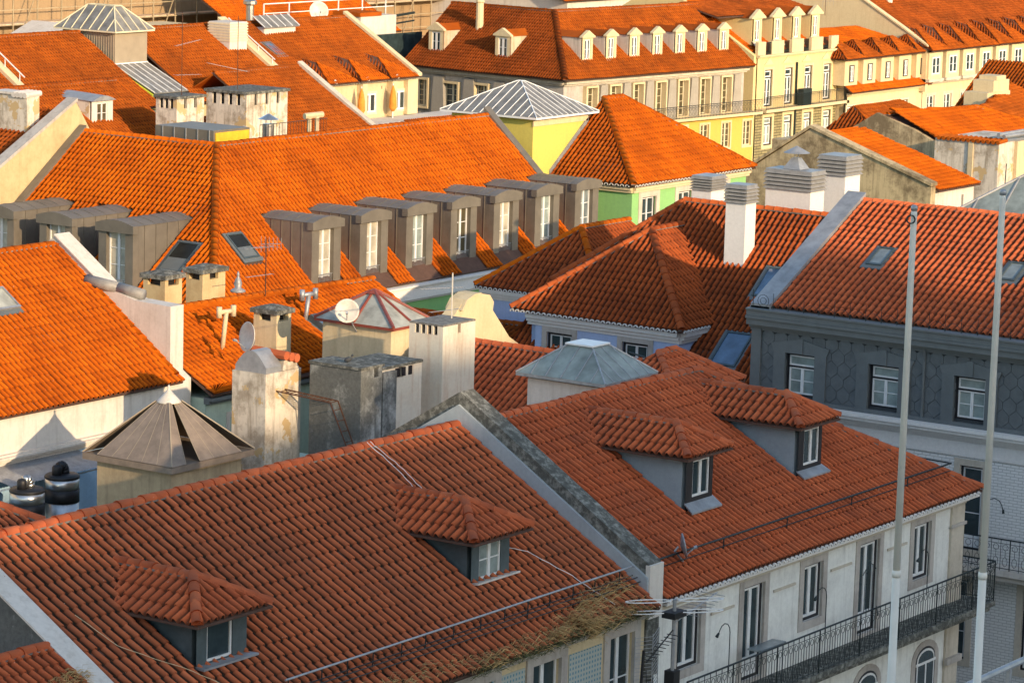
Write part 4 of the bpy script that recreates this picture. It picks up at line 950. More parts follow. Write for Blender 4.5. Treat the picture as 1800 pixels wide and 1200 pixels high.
for a, b in (((106.35, 71.9, 16.08), (110.3, 67.95, 19.2)), ((106.35, 64.0, 16.08), (110.3, 67.95, 19.2)), ((110.3, 67.95, 19.2), (112.6, 67.95, 19.2))): ridge(tb, a, b, 'tile_brick', r=.15)
# second hip, further left
body(BB, 113.4, 118, 72.5, 78.0, 15.2, 'blue'); wall(BB, (113.35, 78.0), (113.35, 72.3), 0, 15.1, [], 'blue')
cornice(BB, (113.38, 78.1), (113.38, 72.3), 15.0, [(.14, .08), (.14, .18), (.16, .28)], 'white_clean')
beirado(BB, (113.1, 78.3), (113.1, 72.0), 15.45, pitch=.25)
t2 = tiled(BB, [(113.05, 78.3, 15.5), (113.05, 71.9, 15.5), (116.25, 75.1, 17.95)], 'tile_brick')
tiled(BB, [(113.05, 71.9, 15.5), (120, 71.9, 15.5), (120, 75.1, 17.95), (116.25, 75.1, 17.95)], 'tile_brick', far=True); tiled(BB, [(113.05, 78.3, 15.5), (116.25, 75.1, 17.95), (120, 75.1, 17.95), (120, 78.3, 15.5)], 'tile_orange', far=True)
for a, b in (((113.05, 78.3, 15.58), (116.25, 75.1, 18.03)), ((113.05, 71.9, 15.58), (116.25, 75.1, 18.03)), ((116.25, 75.1, 18.03), (120, 75.1, 18.03))): ridge(t2, a, b, 'tile_orange', r=.15)
# long slope between the hips and the grey house
rz = lambda x: 16 + .8 * (x - 108.7)
u_, v_, n_ = slopeax('X', .8)
sk = [((107.1, 63.2), 1.15, 1.75), ((110.0, 63.1), 1.0, 1.6)]
hl = [skyhole((x, y, rz(x)), u_, v_, w_, h_) for (x, y), w_, h_ in sk]
tq = tiled(BB, [(104.0, 72.0, rz(104)), (104.0, 56.6, rz(104)), (113.65, 56.6, rz(113.65)), (113.65, 68.5, rz(113.65)), (109.6, 72.2, rz(109.6))], 'tile_brick', holes=hl, nobj=170)
for (x, y), w_, h_ in sk: skylight(tq, (x, y, rz(x)), u_, v_, n_, w_, h_, 'zinc_teal', 'glass_sky', .12)
G().prism([(113.65, 68.5, 19.9), (113.65, 56.6, 19.9), (120, 56.6, 15), (120, 72.0, 15), (116, 71.5, 17.5)], (0, 0, -.1)).ob('rear_roof', 'tile_orange', BB)
ridge(tq, (113.65, 68.5, 20.02), (113.65, 57.5, 20.02), 'tile_brick', r=.15); ridge(tq, (109.6, 72.2, rz(109.6) + .07), (113.65, 68.5, 20.02), 'tile_brick', r=.15)
G().box(104.2, 104.4, 56.6, 70.5, 0, 12.2).ob('court_wall', 'white', BB)
louvre_chimney(BB, 111.15, 111.95, 64.2, 65.1, 17.3, 21.15, 20.45)
louvre_chimney(BB, 114.2, 115.3, 67.6, 68.5, 18.5, 20.95, 20.4)
ch = louvre_chimney(BB, 117.3, 118.45, 64.75, 66.85, 16.0, 21.15, 20.35)
G().frustum((117.5, 118.3, 65.4, 66.2), 21.2, (117.75, 118.05, 65.65, 65.95), 21.65).lathe((117.9, 65.8, 21.85), [(.55, 0), (.02, .28)], 14).tube([(117.75, 65.8, 21.6), (117.75, 65.8, 21.9)], .02, 4).tube([(118.05, 65.8, 21.6), (118.05, 65.8, 21.9)], .02, 4).ob('cowl', 'zinc', ch)
louvre_chimney(BB, 120.3, 121.6, 64.8, 66.05, 14, 21.55, 20.75)

# ------------------------------------------------------------------ grey slate house on the right
B4 = thing('townhouse', 'grey slate-hung house with white cornice and white brick wall, right edge', 'house', (102, 50, 0))
body(B4, 98.9, 112, 36, 56.2, 18.2, 'white')
wy = [(55.02 - 3.245 * k, 53.88 - 3.245 * k) for k in range(6)]
Y0 = 56.35
facade(B4, (98.5, Y0), (98.5, 36.0), 15.62, 18.0, [(Y0 - a, Y0 - b, 15.78, 17.24) for a, b in wy], 'slate_gap', rev=.24, frame='white_paint', glass='glass_curtain', leaves=2, bars=1, lw=.055, casing='black_paint', cw=.06, transom=.42)
g = G()
for a, b in wy:   # broad segmental surrounds
    for ya, yb in ((a + .46, a + .01), (b - .01, b - .46)): g.box(98.38, 98.495, yb, ya, 15.62, 17.26)
    pts = [(98.38, a + .46, 17.262), (98.38, b - .46, 17.262), (98.38, b - .58, 17.55), (98.38, (a + b) / 2, 17.78), (98.38, a + .58, 17.55)]
    g.prism(pts, (.115, 0, 0)); g.box(98.34, 98.378, (a + b) / 2 - .12, (a + b) / 2 + .12, 17.28, 17.8)
g.box(98.36, 98.495, 56.0, 56.38, 15.62, 18.0); g.ob('window_surround', 'slate_trim', B4)
# individual slates between the windows
sm = bpy.data.meshes.new('slate_scale'); gs = G(); a_, b_ = .243, .306
gs.prism([(0, 0, -b_), (0, -a_, -b_ * .35), (0, -a_, b_ * .35), (0, 0, b_), (0, a_, b_ * .35), (0, a_, -b_ * .35)], (-.03, 0, 0)); sm.from_pydata(gs.v, [], gs.f); sm.materials.append(MATS['slate'])
r = 0; z = 15.60
while z < 18.05:
    y = 56.0 - (.25 if r % 2 else 0)
    while y > 36.3:
        if not any(b_w - .2 < y < a_w + .2 and 15.5 < z < 17.5 for a_w, b_w in wy):
            o = bpy.data.objects.new('slate', sm); COL.objects.link(o); o.parent = B4; o.location = Vector((98.478, y, z)) - ORG[B4.name]; o.rotation_euler = (random.gauss(0, .012), random.uniform(.01, .03), 0)
        y -= .50
    z += .425; r += 1
G().cyl((98.4, wy[1][1] - .95, 15.6), (98.4, wy[1][1] - .95, 18.0), .05, n=8).ob('downpipe', 'slate_trim', B4)
cornice(B4, (98.5, 56.45), (98.5, 36), 17.92, [(.10, .10), (.12, .22), (.22, .42), (.10, .50), (.20, .44), (.06, .5)], 'slate_trim', 'zinc_gutter')
cornice(B4, (98.5, 56.4), (98.5, 36), 14.55, [(.10, .06), (.45, .04), (.10, .14), (.12, .26), (.12, .42), (.12, .5), (.05, .12)], 'white_clean', 'white_cornice')
G().box(98.36, 98.48, 36, 56.38, 15.55, 15.70).ob('slate_sill', 'slate_trim', B4)
# white brick storey
lo = [(Y0 - 48.2 + 3.245 * k, Y0 - 47.35 + 3.245 * k, 11.4, 14.25, dict(panel=.4)) for k in (-2, -1, 0, 1, 2)] + [(Y0 - 48.9 + 3.245 * k, Y0 - 47.7 + 3.245 * k, 7.6, 10.35) for k in (0, 1, 2)]
facade(B4, (98.5, Y0), (98.5, 36), 0, 14.6, lo, 'white_brick', frame='white_paint', glass='glass_dark', leaves=1, bars=2, lw=.05, casing='black_paint', cw=.07, surround='stone_lt', sw=.22)
bb = G().box(97.6, 98.49, 40, 48.6, 10.9, 11.1).box(97.75, 98.49, 40, 48.6, 10.7, 10.895).ob('balcony', 'white', B4)
ironwork(bb, (97.65, 48.55), (97.65, 40), 11.1, 12.15, .34); ironwork(bb, (98.5, 48.55), (97.65, 48.55), 11.1, 12.15, .34)
pts = [(97.65, 46.75, 11.1), (97.65, 46.75, 13.2)] + [(97.65, 46.75 - .28 + .28 * math.cos(t), 13.2 + .28 * math.sin(t)) for t in (.5, 1, 1.57, 2.2, 2.8)] + [(97.65, 46.15, 13.1)]
G().tube(pts, .016, 6).cyl((97.65, 46.15, 13.16), (97.65, 46.13, 13.02), .03, .05, 8).tube([(97.65, 46.75, 11.0), (97.65, 46.75, 12.6)], .05, 6).ob('lamp_arm', 'iron', bb)
u_, v_, n_ = slopeax('X', .5); h4 = [skyhole((101.35, y, 20.12), u_, v_, .62, 1.12) for y in (53.62, 48.55)]
t4 = tiled(B4, [(98.55, 55.7, 18.72), (98.55, 36, 18.72), (104.9, 36, 21.9), (104.9, 55.7, 21.9)], 'tile_red', holes=h4, nobj=290)
u_, v_, n_ = slopeax('X', .5)
for y in (53.62, 48.55): skylight(t4, (101.35, y, 20.12), u_, v_, n_, .62, 1.12, 'zinc_teal', 'glass_grey', .12)
G().prism([(98.7, 36.4, 17.5), (98.7, 36.4, 18.6), (104.9, 36.4, 21.7), (111.8, 36.4, 18.1), (111.8, 36.4, 17.5)], (0, .3, 0)).ob('gable_wall', 'white', B4)
G().prism([(104.9, 55.7, 21.85), (104.9, 36, 21.85), (112, 36, 18), (112, 55.7, 18)], (0, 0, -.1)).ob('rear_roof', 'tile_red', B4)
ridge(t4, (104.9, 55.7, 21.95), (104.9, 36, 21.95), 'tile_red', r=.12)
cw = G().prism([(98.3, 55.62, 18.5), (98.3, 56.45, 18.5), (98.3, 56.45, 18.78), (98.3, 55.62, 18.78)], (.02, 0, 0))
cw.prism([(98.3, 55.68, 18.7), (98.3, 56.42, 18.7), (105.0, 56.42, 22.05), (105.0, 55.68, 22.05)], (0, 0, .16)).prism([(98.6, 55.75, 12), (98.6, 55.75, 18.7), (105, 55.75, 22.0), (112, 55.75, 18.3), (112, 55.75, 12)], (0, .6, 0)).ob('party_wall', 'zinc', B4)
g = G(); X_ = 98.25
for k in range(33):
    y = 55.5 - .6 * k; g.tube([(X_, y, 18.7), (X_, y, 19.28)], .010, 4)
    if k < 32: g.tube([(X_, y - .3 + .3 * math.cos(t), 18.72 + .3 * math.sin(t)) for t in (0, .6, 1.2, 1.57, 1.95, 2.55, 3.14)], .008, 4)
g.ring((X_, 55.9, 18.98), (0, 1, 0), (0, 0, 1), .22, .010, 12).ring((X_, 55.9, 18.98), (0, 1, 0), (0, 0, 1), .12, .010, 10).tube([(X_, 56.3, 18.75), (X_, 56.3, 19.35)], .014, 4).ob('gutter_guard', 'iron', B4)
G().tube([(98.3, 57.1, 15.9), (101.0, 63.0, 16.0)], .035, 6).tube([(98.3, 57.1, 14.9), (101.0, 63.0, 15.0)], .035, 6).ob('iron_tie_bars', 'iron', None, label='pair of black iron bars spanning to the grey slate house', cat='bars')
# glazed lattice roof behind
DG = thing('glass_roof', 'steel lattice glass roof behind the grey slate house', 'glass roof', (119, 54, 0))
body(DG, 116.4, 123, 44, 58.4, 19.7, 'zinc')
glass_hip(DG, 116.5, 123, 44, 58.3, 19.9, 22.4, .3, 3.8, 'glass_green', 'zinc', 6, 12, .04, .2)
g = G()
for k in range(10):
    for s_ in (1, -1): g.tube([(116.6 + .31 * 0, 45 + 1.2 * k, 20.0), (116.6 + 2.6, 45 + 1.2 * k + 1.2 * s_, 22.05)], .025, 4)
g.ob('lattice_bars', 'iron', DG)

# ------------------------------------------------------------------ old gable house and neighbours right of centre
OG = thing('townhouse', 'old house with huge brown stained gable wall and orange roof beyond', 'house', (153, 82, 0))
G().prism([(150, 91.5, 0), (150, 91.5, 13.6), (150, 82.95, 19.3), (150, 75.85, 16.9), (150, 75.85, 0)], (.5, 0, 0)).ob('gable_wall', 'gable_old', OG)
g = G(); g.prism([(149.9, 91.6, 13.65), (149.9, 82.95, 19.36), (150.6, 82.95, 19.36), (150.6, 91.6, 13.65)], (0, 0, .16)); g.prism([(149.9, 82.95, 19.36), (149.9, 75.8, 16.95), (150.6, 75.8, 16.95), (150.6, 82.95, 19.36)], (0, 0, .16)); g.ob('coping', 'gable_old', OG)
to = tiled(OG, [(150.5, 75.6, 16.7), (155.2, 75.6, 16.7), (155.2, 82.6, 19.0), (150.5, 82.6, 19.0)], 'tile_orange', far=True)
G().prism([(150.5, 82.95, 19.1), (155.2, 82.95, 19.1), (155.2, 91.5, 13.5), (150.5, 91.5, 13.5)], (0, 0, -.1)).ob('rear_roof', 'tile_orange', OG)
body(OG, 150.45, 155.1, 76.1, 91, 13.4, 'white'); wall(OG, (150.5, 75.95), (155.1, 75.95), 0, 16.6, [(3.2, 3.45, 15.4, 16.2)], 'white')
SB = thing('townhouse', 'block with streaked bare side wall and tiled coping, right of the stained gable', 'house', (171, 84, 0))
G().box(168.3, 174.5, 81.0, 85.0, 0, 17.4).ob('wall', 'patchy', SB)
G().box(168.2, 168.5, 82.55, 82.85, 8, 17.4).box(170.3, 172.0, 80.8, 80.99, 8, 17.4).ob('pilaster', 'tan', SB)
g = G()
for k in range(13): g.cyl((168.15, 81.0 + .31 * k, 17.45), (169.2, 81.0 + .31 * k, 17.52), .12, n=8)
g.ob('coping_tiles', 'tile_rust', SB)
G().tube([(168.6, 81.2, 17.85), (174.5, 80.9, 17.95)], .12, 8).tube([(168.9, 81.0, 17.75), (174.5, 80.6, 17.8)], .12, 8).ob('roof_pipes', 'zinc', SB)
HB = thing('townhouse', 'low house with wide orange hip roof in front of the far white facade', 'house', (178, 89, 0))
body(HB, 172.5, 190, 86, 98, 16.0, 'gable_old')
th = tiled(HB, [(171.8, 85.2, 16.3), (186, 85.2, 16.3), (180.5, 88.5, 18.1), (171.8, 90.0, 18.1)], 'tile_orange', far=True)
tiled(HB, [(186, 85.2, 16.3), (192, 85.2, 16.3), (192, 92, 18.4), (180.5, 88.5, 18.1)], 'tile_rust', far=True)
ridge(th, (186, 85.2, 16.4), (180.5, 88.5, 18.2), 'tile_orange', r=.15); ridge(th, (171.8, 90.0, 18.15), (180.5, 88.5, 18.18), 'tile_orange', r=.15)
G().prism([(171.5, 95, 12), (171.5, 95, 15.4), (171.5, 90.5, 18.2), (171.5, 88.0, 17.4), (171.5, 85.3, 16.2), (171.5, 85.3, 12)], (.35, 0, 0)).ob('gable_wall', 'gable_old', HB)
tiled(HB, [(176, 92.5, 16.2), (186, 92.5, 16.2), (184, 95.5, 17.8), (178, 95.5, 17.8)], 'tile_rust', far=True); tiled(HB, [(176, 96.5, 16.2), (176, 92.5, 16.2), (178, 95.5, 17.8)], 'tile_brown', far=True)
CT = thing('chimney_stack', 'pale stepped chimney stack in front of the far cream facade', 'chimney', (187, 91.5, 0))
G().box(185.0, 188.2, 90, 91.6, 0, 18.6).ob('wall', 'cream', CT); G().box(186.0, 188.2, 90.1, 91.5, 18.6, 19.3).box(186.6, 187.9, 90.2, 91.4, 19.3, 19.55).ob('stack_top', 'cream', CT)
G().prism([(183.6, 90.2, 15), (185, 90.2, 15), (185, 90.2, 17.6), (183.6, 90.2, 16.4)], (0, 1.2, 0)).ob('sloped_shoulder', 'cream', CT)
FR = thing('townhouse', 'dark tiled roof poking in at the right edge below the cream facade', 'house', (195, 86, 0))
body(FR, 190.5, 203, 80, 95, 16.6, 'cream'); tiled(FR, [(190.2, 95, 16.8), (190.2, 79.5, 16.8), (195.2, 79.5, 19.8), (195.2, 95, 19.8)], 'tile_rust', far=True); tiled(FR, [(190.2, 79.5, 16.8), (203, 79.5, 16.8), (203, 84.5, 19.8), (195.2, 84.5, 19.8)], 'tile_orange', far=True)

# ------------------------------------------------------------------ left background
G1 = thing('townhouse', 'house behind a tall ochre gable wall with a broad streaked chimney, upper left', 'house', (112, 104, 0))
G().prism([(100.2, 97.05, 0), (100.2, 97.05, 17.4), (109.0, 97.05, 22.1), (110.1, 97.05, 20.6), (110.1, 97.05, 0)], (0, .4, 0)).ob('gable_wall', 'cream_old', G1)
G().prism([(100.1, 96.98, 17.42), (109.05, 96.98, 22.14), (109.05, 97.6, 22.14), (100.1, 97.6, 17.42)], (0, 0, .14)).ob('coping', 'stone', G1)
tiled(G1, [(99, 112, 16.5), (99, 97.4, 16.5), (108.8, 97.4, 21.6), (108.8, 112, 21.6)], 'tile_brown', far=True); body(G1, 100.5, 116, 97.5, 111.8, 16.3, 'cream_old')
G().prism([(108.8, 112, 21.5), (108.8, 97.45, 21.5), (117, 97.45, 16.5), (117, 112, 16.5)], (0, 0, -.1)).ob('rear_roof', 'tile_brown', G1)
chb = G().box(107.1, 107.9, 98.2, 100.2, 19.5, 22.4).ob('chimney', 'patchy', G1)
g = G().box(107.0, 108.0, 99.0, 100.3, 22.402, 22.5)
for k in range(4): g.cyl((107.0, 98.25 + .22 * k, 22.4), (108.0, 98.25 + .22 * k, 22.45), .13, n=8)
g.ob('cap', 'white', chb)
# row of houses with ridge at z 20
def simple_house(name, label, x0, x1, ye, ze, yr, zr, mat, wallm, far=True, rise=True):
    t = thing(name, label, 'house', ((x0 + x1) / 2, (ye + yr) / 2, 0))
    body(t, x0 + .1, x1 - .1, ye + .4, 2 * yr - ye - .4, ze - .2, wallm)
    r = tiled(t, [(x0, ye, ze), (x1, ye, ze), (x1, yr, zr), (x0, yr, zr)], mat, far=far)
    G().prism([(x0, yr, zr - .05), (x1, yr, zr - .05), (x1, 2 * yr - ye, ze), (x0, 2 * yr - ye, ze)], (0, 0, -.1)).ob('rear_roof', mat, t)
    ridge(r, (x0, yr, zr + .04), (x1, yr, zr + .04), mat, r=.15); return t, r
R1, r1 = simple_house('townhouse', 'house with plain rust orange roof at upper left, left of the glass-roofed tower', 136, 158.0, 133.5, 16.1, 140.5, 20.3, 'tile_rust', 'cream')
R2, r2 = simple_house('townhouse', 'house with rust orange roof and white louvred chimney, right of the glass-roofed tower', 161.6, 171.5, 133.5, 16.1, 140.1, 20.3, 'tile_rust', 'cream')
G().box(169.6, 171.4, 137.6, 139.4, 17.5, 20.6).ob('chimney', 'white', R2)
g = G()
for k in range(7): g.box(169.55, 171.45, 137.55, 139.45, 19.35 + .18 * k, 19.45 + .18 * k)
g.ob('louvres', 'cream_paint', R2)
TW = thing('stair_tower', 'taupe clad roof tower with glazed hip lantern, upper left', 'tower', (160, 139.7, 0))
G().box(158.4, 161.5, 137.8, 142.2, 0, 20.4).ob('wall', 'taupe', TW)
g = G()
for k in range(22): g.box(158.36, 158.398, 137.9 + .2 * k, 137.96 + .2 * k, 17, 20.4)
g.ob('cladding_battens', 'taupe', TW)
glass_hip(TW, 158.3, 161.6, 137.7, 142.4, 20.5, 21.95, .35, 1.1, 'glass_slate', 'cream_paint', 5, 7, .035, .25)
gl = G().prism([(158.3, 137.8, 18.4), (161.4, 137.8, 18.4), (161.6, 134.4, 16.85), (158.3, 134.4, 16.85)], (0, 0, -.06)).ob('glass_lean_to', 'glass_slate', TW)
g = G()
for k in range(6): g.tube([(158.3 + .63 * k, 137.8, 18.44), (158.3 + .63 * k, 134.4, 16.89)], .035, 4)
g.tube([(158.3, 137.75, 18.44), (161.5, 137.75, 18.44)], .05, 4).ob('glazing_ribs', 'white_paint', gl)
G().prism([(158.1, 137.8, 15), (158.1, 137.8, 18.3), (158.1, 134.4, 16.75), (158.1, 134.4, 15)], (.15, 0, 0)).ob('lime_side_wall', 'lime', TW)
R3, r3 = simple_house('townhouse', 'house with rust roof, cream terrace dormers and closed orange parasols', 172.2, 185.8, 134.0, 16.5, 140.3, 20.2, 'tile_rust', 'cream')
pr = G().prism([(171.5, 133.5, 16.2), (171.5, 140.2, 20.5), (172.3, 140.2, 20.5), (172.3, 133.5, 16.2)], (0, 0, .25)).ob('parapet', 'cream', R3)
g = G().tube([(171.9, 139.6, 20.7), (171.9, 135.6, 18.2)], .04, 4)
for k in range(4): g.tube([(171.9, 139.4 - 1.2 * k, 20.55 - .75 * k), (171.9, 139.4 - 1.2 * k, 19.9 - .75 * k)], .03, 4)
g.ob('white_handrail', 'white_paint', pr)
G().prism([(185.6, 133.8, 16.5), (185.6, 140.4, 20.4), (186.1, 140.4, 20.4), (186.1, 133.8, 16.5)], (0, 0, .2)).ob('coping', 'cream', R3)
u_, v_, n_ = slopeax('Y', .588); skylight(r3, (173.7, 136.9, 18.25), u_, v_, n_, .9, 1.5, 'zinc_brown', 'glass_sky', .12)
rl3 = G().prism([(175.0, 139.0, 19.3), (178.4, 139.0, 19.3), (178.4, 139.0, 19.95), (175.0, 139.0, 19.95)], (0, 1.6, 0)).ob('roof_lantern', 'white', R3)
G().prism([(174.8, 138.8, 19.97), (178.6, 138.8, 19.97), (178.6, 139.9, 20.7), (174.8, 139.9, 20.7)], (0, 0, -.05)).ob('glazing', 'glass_slate', rl3)
g = G()
for k in range(6): g.tube([(174.8 + .76 * k, 138.8, 20.0), (174.8 + .76 * k, 139.9, 20.73)], .035, 4)
g.ob('glazing_ribs', 'white_paint', rl3)
# terrace storey under the eave, with three boxed bays
wall(R3, (173.0, 134.25), (185.7, 134.25), 0, 16.4, [], 'cream')
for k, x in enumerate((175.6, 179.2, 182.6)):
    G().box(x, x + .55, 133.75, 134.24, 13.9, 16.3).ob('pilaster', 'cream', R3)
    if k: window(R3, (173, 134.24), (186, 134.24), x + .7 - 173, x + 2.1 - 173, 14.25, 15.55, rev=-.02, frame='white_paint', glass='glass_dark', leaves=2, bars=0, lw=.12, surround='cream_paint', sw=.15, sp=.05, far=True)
    z0 = 16.5; tiled(R3, [(x - .5, 133.5, z0), (x + 3.0, 133.5, z0), (x + .2, 135.2, z0 + 1.35)], 'tile_orange', far=True, name='bay_roof'); tiled(R3, [(x - .5, 136.2, z0 + 1.1), (x - .5, 133.5, z0 - .05), (x + .2, 135.2, z0 + 1.35), (x + .2, 136.6, z0 + 1.6)], 'tile_brown', far=True, name='bay_roof')  # front face orange, left face brown: lit and shaded sides put into the colour
    G().lathe((x + .35, 133.65, 16.5), [(.16, 0), (.18, .08), (.06, .14), (.10, .22), (.02, .3)], 8).ob('finial', 'white', R3, True)
G().box(184.6, 185.8, 133.9, 134.24, 13.9, 16.3).ob('pilaster', 'cream', R3)
beirado(R3, (173.4, 133.8), (185.8, 133.8), 16.36, 'white_clean', .3, .1); G().box(173, 190.5, 131.5, 134.2, 12.5, 13.85).ob('terrace', 'white', R3)
tiled(R3, [(181, 130.9, 13.5), (189.5, 130.9, 13.5), (189.5, 131.6, 13.85), (181, 131.6, 13.85)], 'tile_rust', far=True, name='terrace_eave')
for x, lab in ((174.8, 'closed orange parasol nearest the sloping parapet on the cream terrace'), (178.6, 'closed orange parasol in the middle of the cream terrace'), (182.2, 'closed orange parasol at right of the cream terrace')):
    t = thing('parasol', lab, 'parasol', (x, 133.4, 13.85), 'closed parasols on the cream terrace')
    G().tube([(x, 133.4, 13.85), (x, 133.4, 16.2)], .04, 6).ob('pole', 'white_paint', t); G().lathe((x, 133.4, 14.3), [(.10, 0), (.26, .25), (.24, .9), (.16, 1.4), (.03, 1.8)], 10).ob('folded_canopy', 'orange_cloth', t, True)
p1 = G().prism([(147.4, 135.0, 17.0), (147.4, 140.3, 20.5), (148.0, 140.3, 20.5), (148.0, 135.0, 17.0)], (0, 0, .25)).ob('parapet', 'cream', R1)
g = G().tube([(147.9, 140.0, 21.1), (147.9, 135.8, 18.3)], .04, 4)
for k in range(4): g.tube([(147.9, 139.8 - 1.2 * k, 20.95 - .8 * k), (147.9, 139.8 - 1.2 * k, 20.3 - .8 * k)], .03, 4)
g.ob('white_handrail', 'white_paint', p1)
# nearer roofs below that row
RA, ra = simple_house('townhouse', 'house with patched orange roof and an arched old dormer, far left', 128, 153.6, 123.0, 11.8, 133.6, 18.0, 'tile_rust', 'cream_old')
RC, rc = simple_house('townhouse', 'low house in shade carrying two castellated old chimneys', 153.7, 162.1, 122.0, 9.8, 131.5, 15.4, 'tile_brown', 'cream_old')
RBk, rbk = simple_house('townhouse', 'house with wide rusty roof right of the castellated chimneys', 162.3, 171.2, 121.5, 11.2, 133.0, 18.0, 'tile_rust', 'cream_old')
G().prism([(171.0, 121.5, 11.2), (171.5, 121.5, 11.2), (171.5, 133.0, 18.1), (171.0, 133.0, 18.1)], (0, 0, .22)).ob('coping', 'stone_lt', RBk)
slot_chimney(RC, 155.0, 159.0, 124.4, 127.5, 8, 17.7, 'patchy', 'moss_stone', 3, 4, .7, .16, .12, slw=.28)
slot_chimney(RC, 149.0, 151.5, 124.8, 126.4, 8, 17.75, 'patchy', 'moss_stone', 2, 3, .6, .14, .12, slw=.25)
dm = G().prism([(147.6, 130.36, 15.8), (147.6, 130.36, 17.3), (147.6, 133.2, 17.5), (147.6, 133.0, 17.3)], (1.9, 0, 0)).ob('dormer', 'patchy', RA)
g = G(); g.prism([(147.5, 130.0, 17.3)] + [(147.5 + 2.1 * i / 6, 130.0, 17.3 + .3 * math.sin(math.pi * i / 6)) for i in range(1, 6)] + [(149.6, 130.0, 17.3)], (0, 3.2, .15)); g.ob('arched_roof', 'zinc', dm)
wall(dm, (147.6, 130.18), (149.5, 130.18), 15.8, 17.3, [(.5, 1.4, 15.95, 17.15)], 'white', .1, 'front_wall'); window(dm, (147.6, 130.18), (149.5, 130.18), .5, 1.4, 15.95, 17.15, rev=.06, glass='glass_warm', far=True)
# scaffolded building closing the view
SC = thing('scaffolded_building', 'large ochre building wrapped in scaffolding along the top left', 'building', (215, 168, 0))
G().box(160, 262, 166, 185, 0, 34).ob('wall', 'scaff_wall', SC)
g = G()
for k in range(34): g.tube([(165 + 2.6 * k, 164.6, 8), (165 + 2.6 * k, 164.6, 34)], .06, 4)
for k in range(11): g.tube([(163, 164.6, 14 + 1.1 * k), (250, 164.6, 14 + 1.1 * k)], .05, 4)
for k in range(10): g.tube([(168 + 8 * k, 164.5, 12), (174 + 8 * k, 164.5, 24)], .045, 4)
g.ob('scaffold_tubes', 'tan_dark', SC)
G().box(163, 250, 164.7, 165.9, 15.2, 15.3).box(163, 250, 164.7, 165.9, 18.4, 18.5).ob('scaffold_decks', 'wood_old', SC)
WH = thing('townhouse', 'whitewashed attic with low gable at the top left edge', 'house', (172, 152, 0))
G().prism([(164, 150, 0), (164, 150, 17.6), (169.5, 150, 19.7), (174, 150, 18.4), (174, 150, 0)], (0, 5, 0)).ob('wall', 'white', WH); body(WH, 174.2, 182, 149, 154, 19.2, 'cream', name='louvred_block')
g = G()
for k in range(7): g.box(174.1, 182, 148.9, 148.998, 17.9 + .18 * k, 18.0 + .18 * k)
g.ob('louvres', 'cream_paint', WH)
WB = thing('roof_cabin', 'small white cabin with red tile edge beyond the rust roofs', 'cabin', (189, 150, 0))
G().box(184, 192, 148, 152, 0, 18.9).ob('wall', 'white', WB); G().box(184.6, 191, 147.9, 152.1, 18.9, 19.15).ob('tile_edge', 'tile_rust', WB); G().lathe((184.4, 147.8, 18), [(.28, 0), (.28, 2.6), (.5, 2.7), (.5, 2.9), (.05, 3.2)], 10).ob('flue', 'steel', WB)
WC = thing('roof_cabin', 'pale cabin with tiled top behind the roof lantern at top', 'cabin', (202, 151, 0)); G().box(198.5, 203, 148.5, 151, 0, 19.2).ob('wall', 'white', WC); G().box(198.3, 201, 148.4, 151, 19.2, 19.5).ob('tile_edge', 'tile_rust', WC)

# ------------------------------------------------------------------ far hotel, L-shaped, slightly turned
FO = (200.22, 131.19, 0); fa = math.radians(-5)
FH = thing('hotel', 'far L-shaped building with brown mansard roof, pedimented dormers and long balcony', 'building', FO, local=True, rz=fa)
zc = 15.7; P8 = .8
tf = tiled(FH, [(-.4, -.4, zc - .1), (23.4, -.4, zc - .1), (23.4, 5.45, 20.05), (5.45, 5.45, 20.05)], 'tile_rust', far=True)
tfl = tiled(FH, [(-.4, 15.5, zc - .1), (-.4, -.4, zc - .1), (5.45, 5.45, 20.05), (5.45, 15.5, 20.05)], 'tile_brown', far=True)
ridge(tf, (-.4, -.4, zc), (5.45, 5.45, 20.1), 'tile_brown', r=.2); ridge(tf, (5.45, 5.45, 20.1), (23.4, 5.45, 20.1), 'tile_rust', r=.16); ridge(tfl, (5.45, 5.45, 20.1), (5.45, 15.5, 20.1), 'tile_rust', r=.16)
G().box(.9, 23.2, .9, 11, 0, 15.3).box(.9, 11, .9, 15.3, 0, 15.3).ob('core', 'stone', FH)
G().prism([(5.4, 15.5, 20), (5.4, 5.4, 20), (11.4, 11.4, 15.5), (11.4, 15.5, 15.5)], (0, 0, -.1)).prism([(5.4, 5.4, 20), (23.3, 5.4, 20), (23.3, 11.4, 15.5), (11.4, 11.4, 15.5)], (0, 0, -.1)).ob('rear_roof', 'tile_brown', FH)
winR = [2.95 + 2.83 * k for k in range(8)]
facade(FH, (.5, .5), (23.2, .5), 12.0, 15.2, [(x - .5, x + 1.2 - .5, 12.15, 14.85) for x in winR if x < 22], 'stone', frame='cream_paint', glass='glass_warm', leaves=2, bars=4, lw=.08, surround='cream', sw=.14, sp=.35, far=True)
facade(FH, (.5, 15.3), (.5, .5), 12.0, 15.2, [(.8, 1.9, 12.6, 14.6), (3.5, 4.9, 12.3, 14.5), (6.6, 7.8, 12.3, 14.6), (9.6, 10.8, 12.3, 14.6)], 'stone', frame='cream_paint', glass='glass_dark', leaves=2, bars=4, lw=.08, surround='cream', sw=.16, sp=.3, far=True)
for x in winR[:7]: G().prism([(x + 1.45, .48, 12.0), (x + 2.6, .48, 12.0), (x + 2.5, .48, 15.0), (x + 1.7, .48, 15.0)], (0, -.28, 0)).ob('slate_hung_panel', 'greypanel', FH)
for y in (2.6, 5.7, 8.6, 11.6): G().prism([(.48, y, 12), (.48, y + 1.3, 12), (.48, y + 1.1, 15), (.48, y + .2, 15)], (-.3, 0, 0)).ob('slate_hung_panel', 'greypanel', FH)
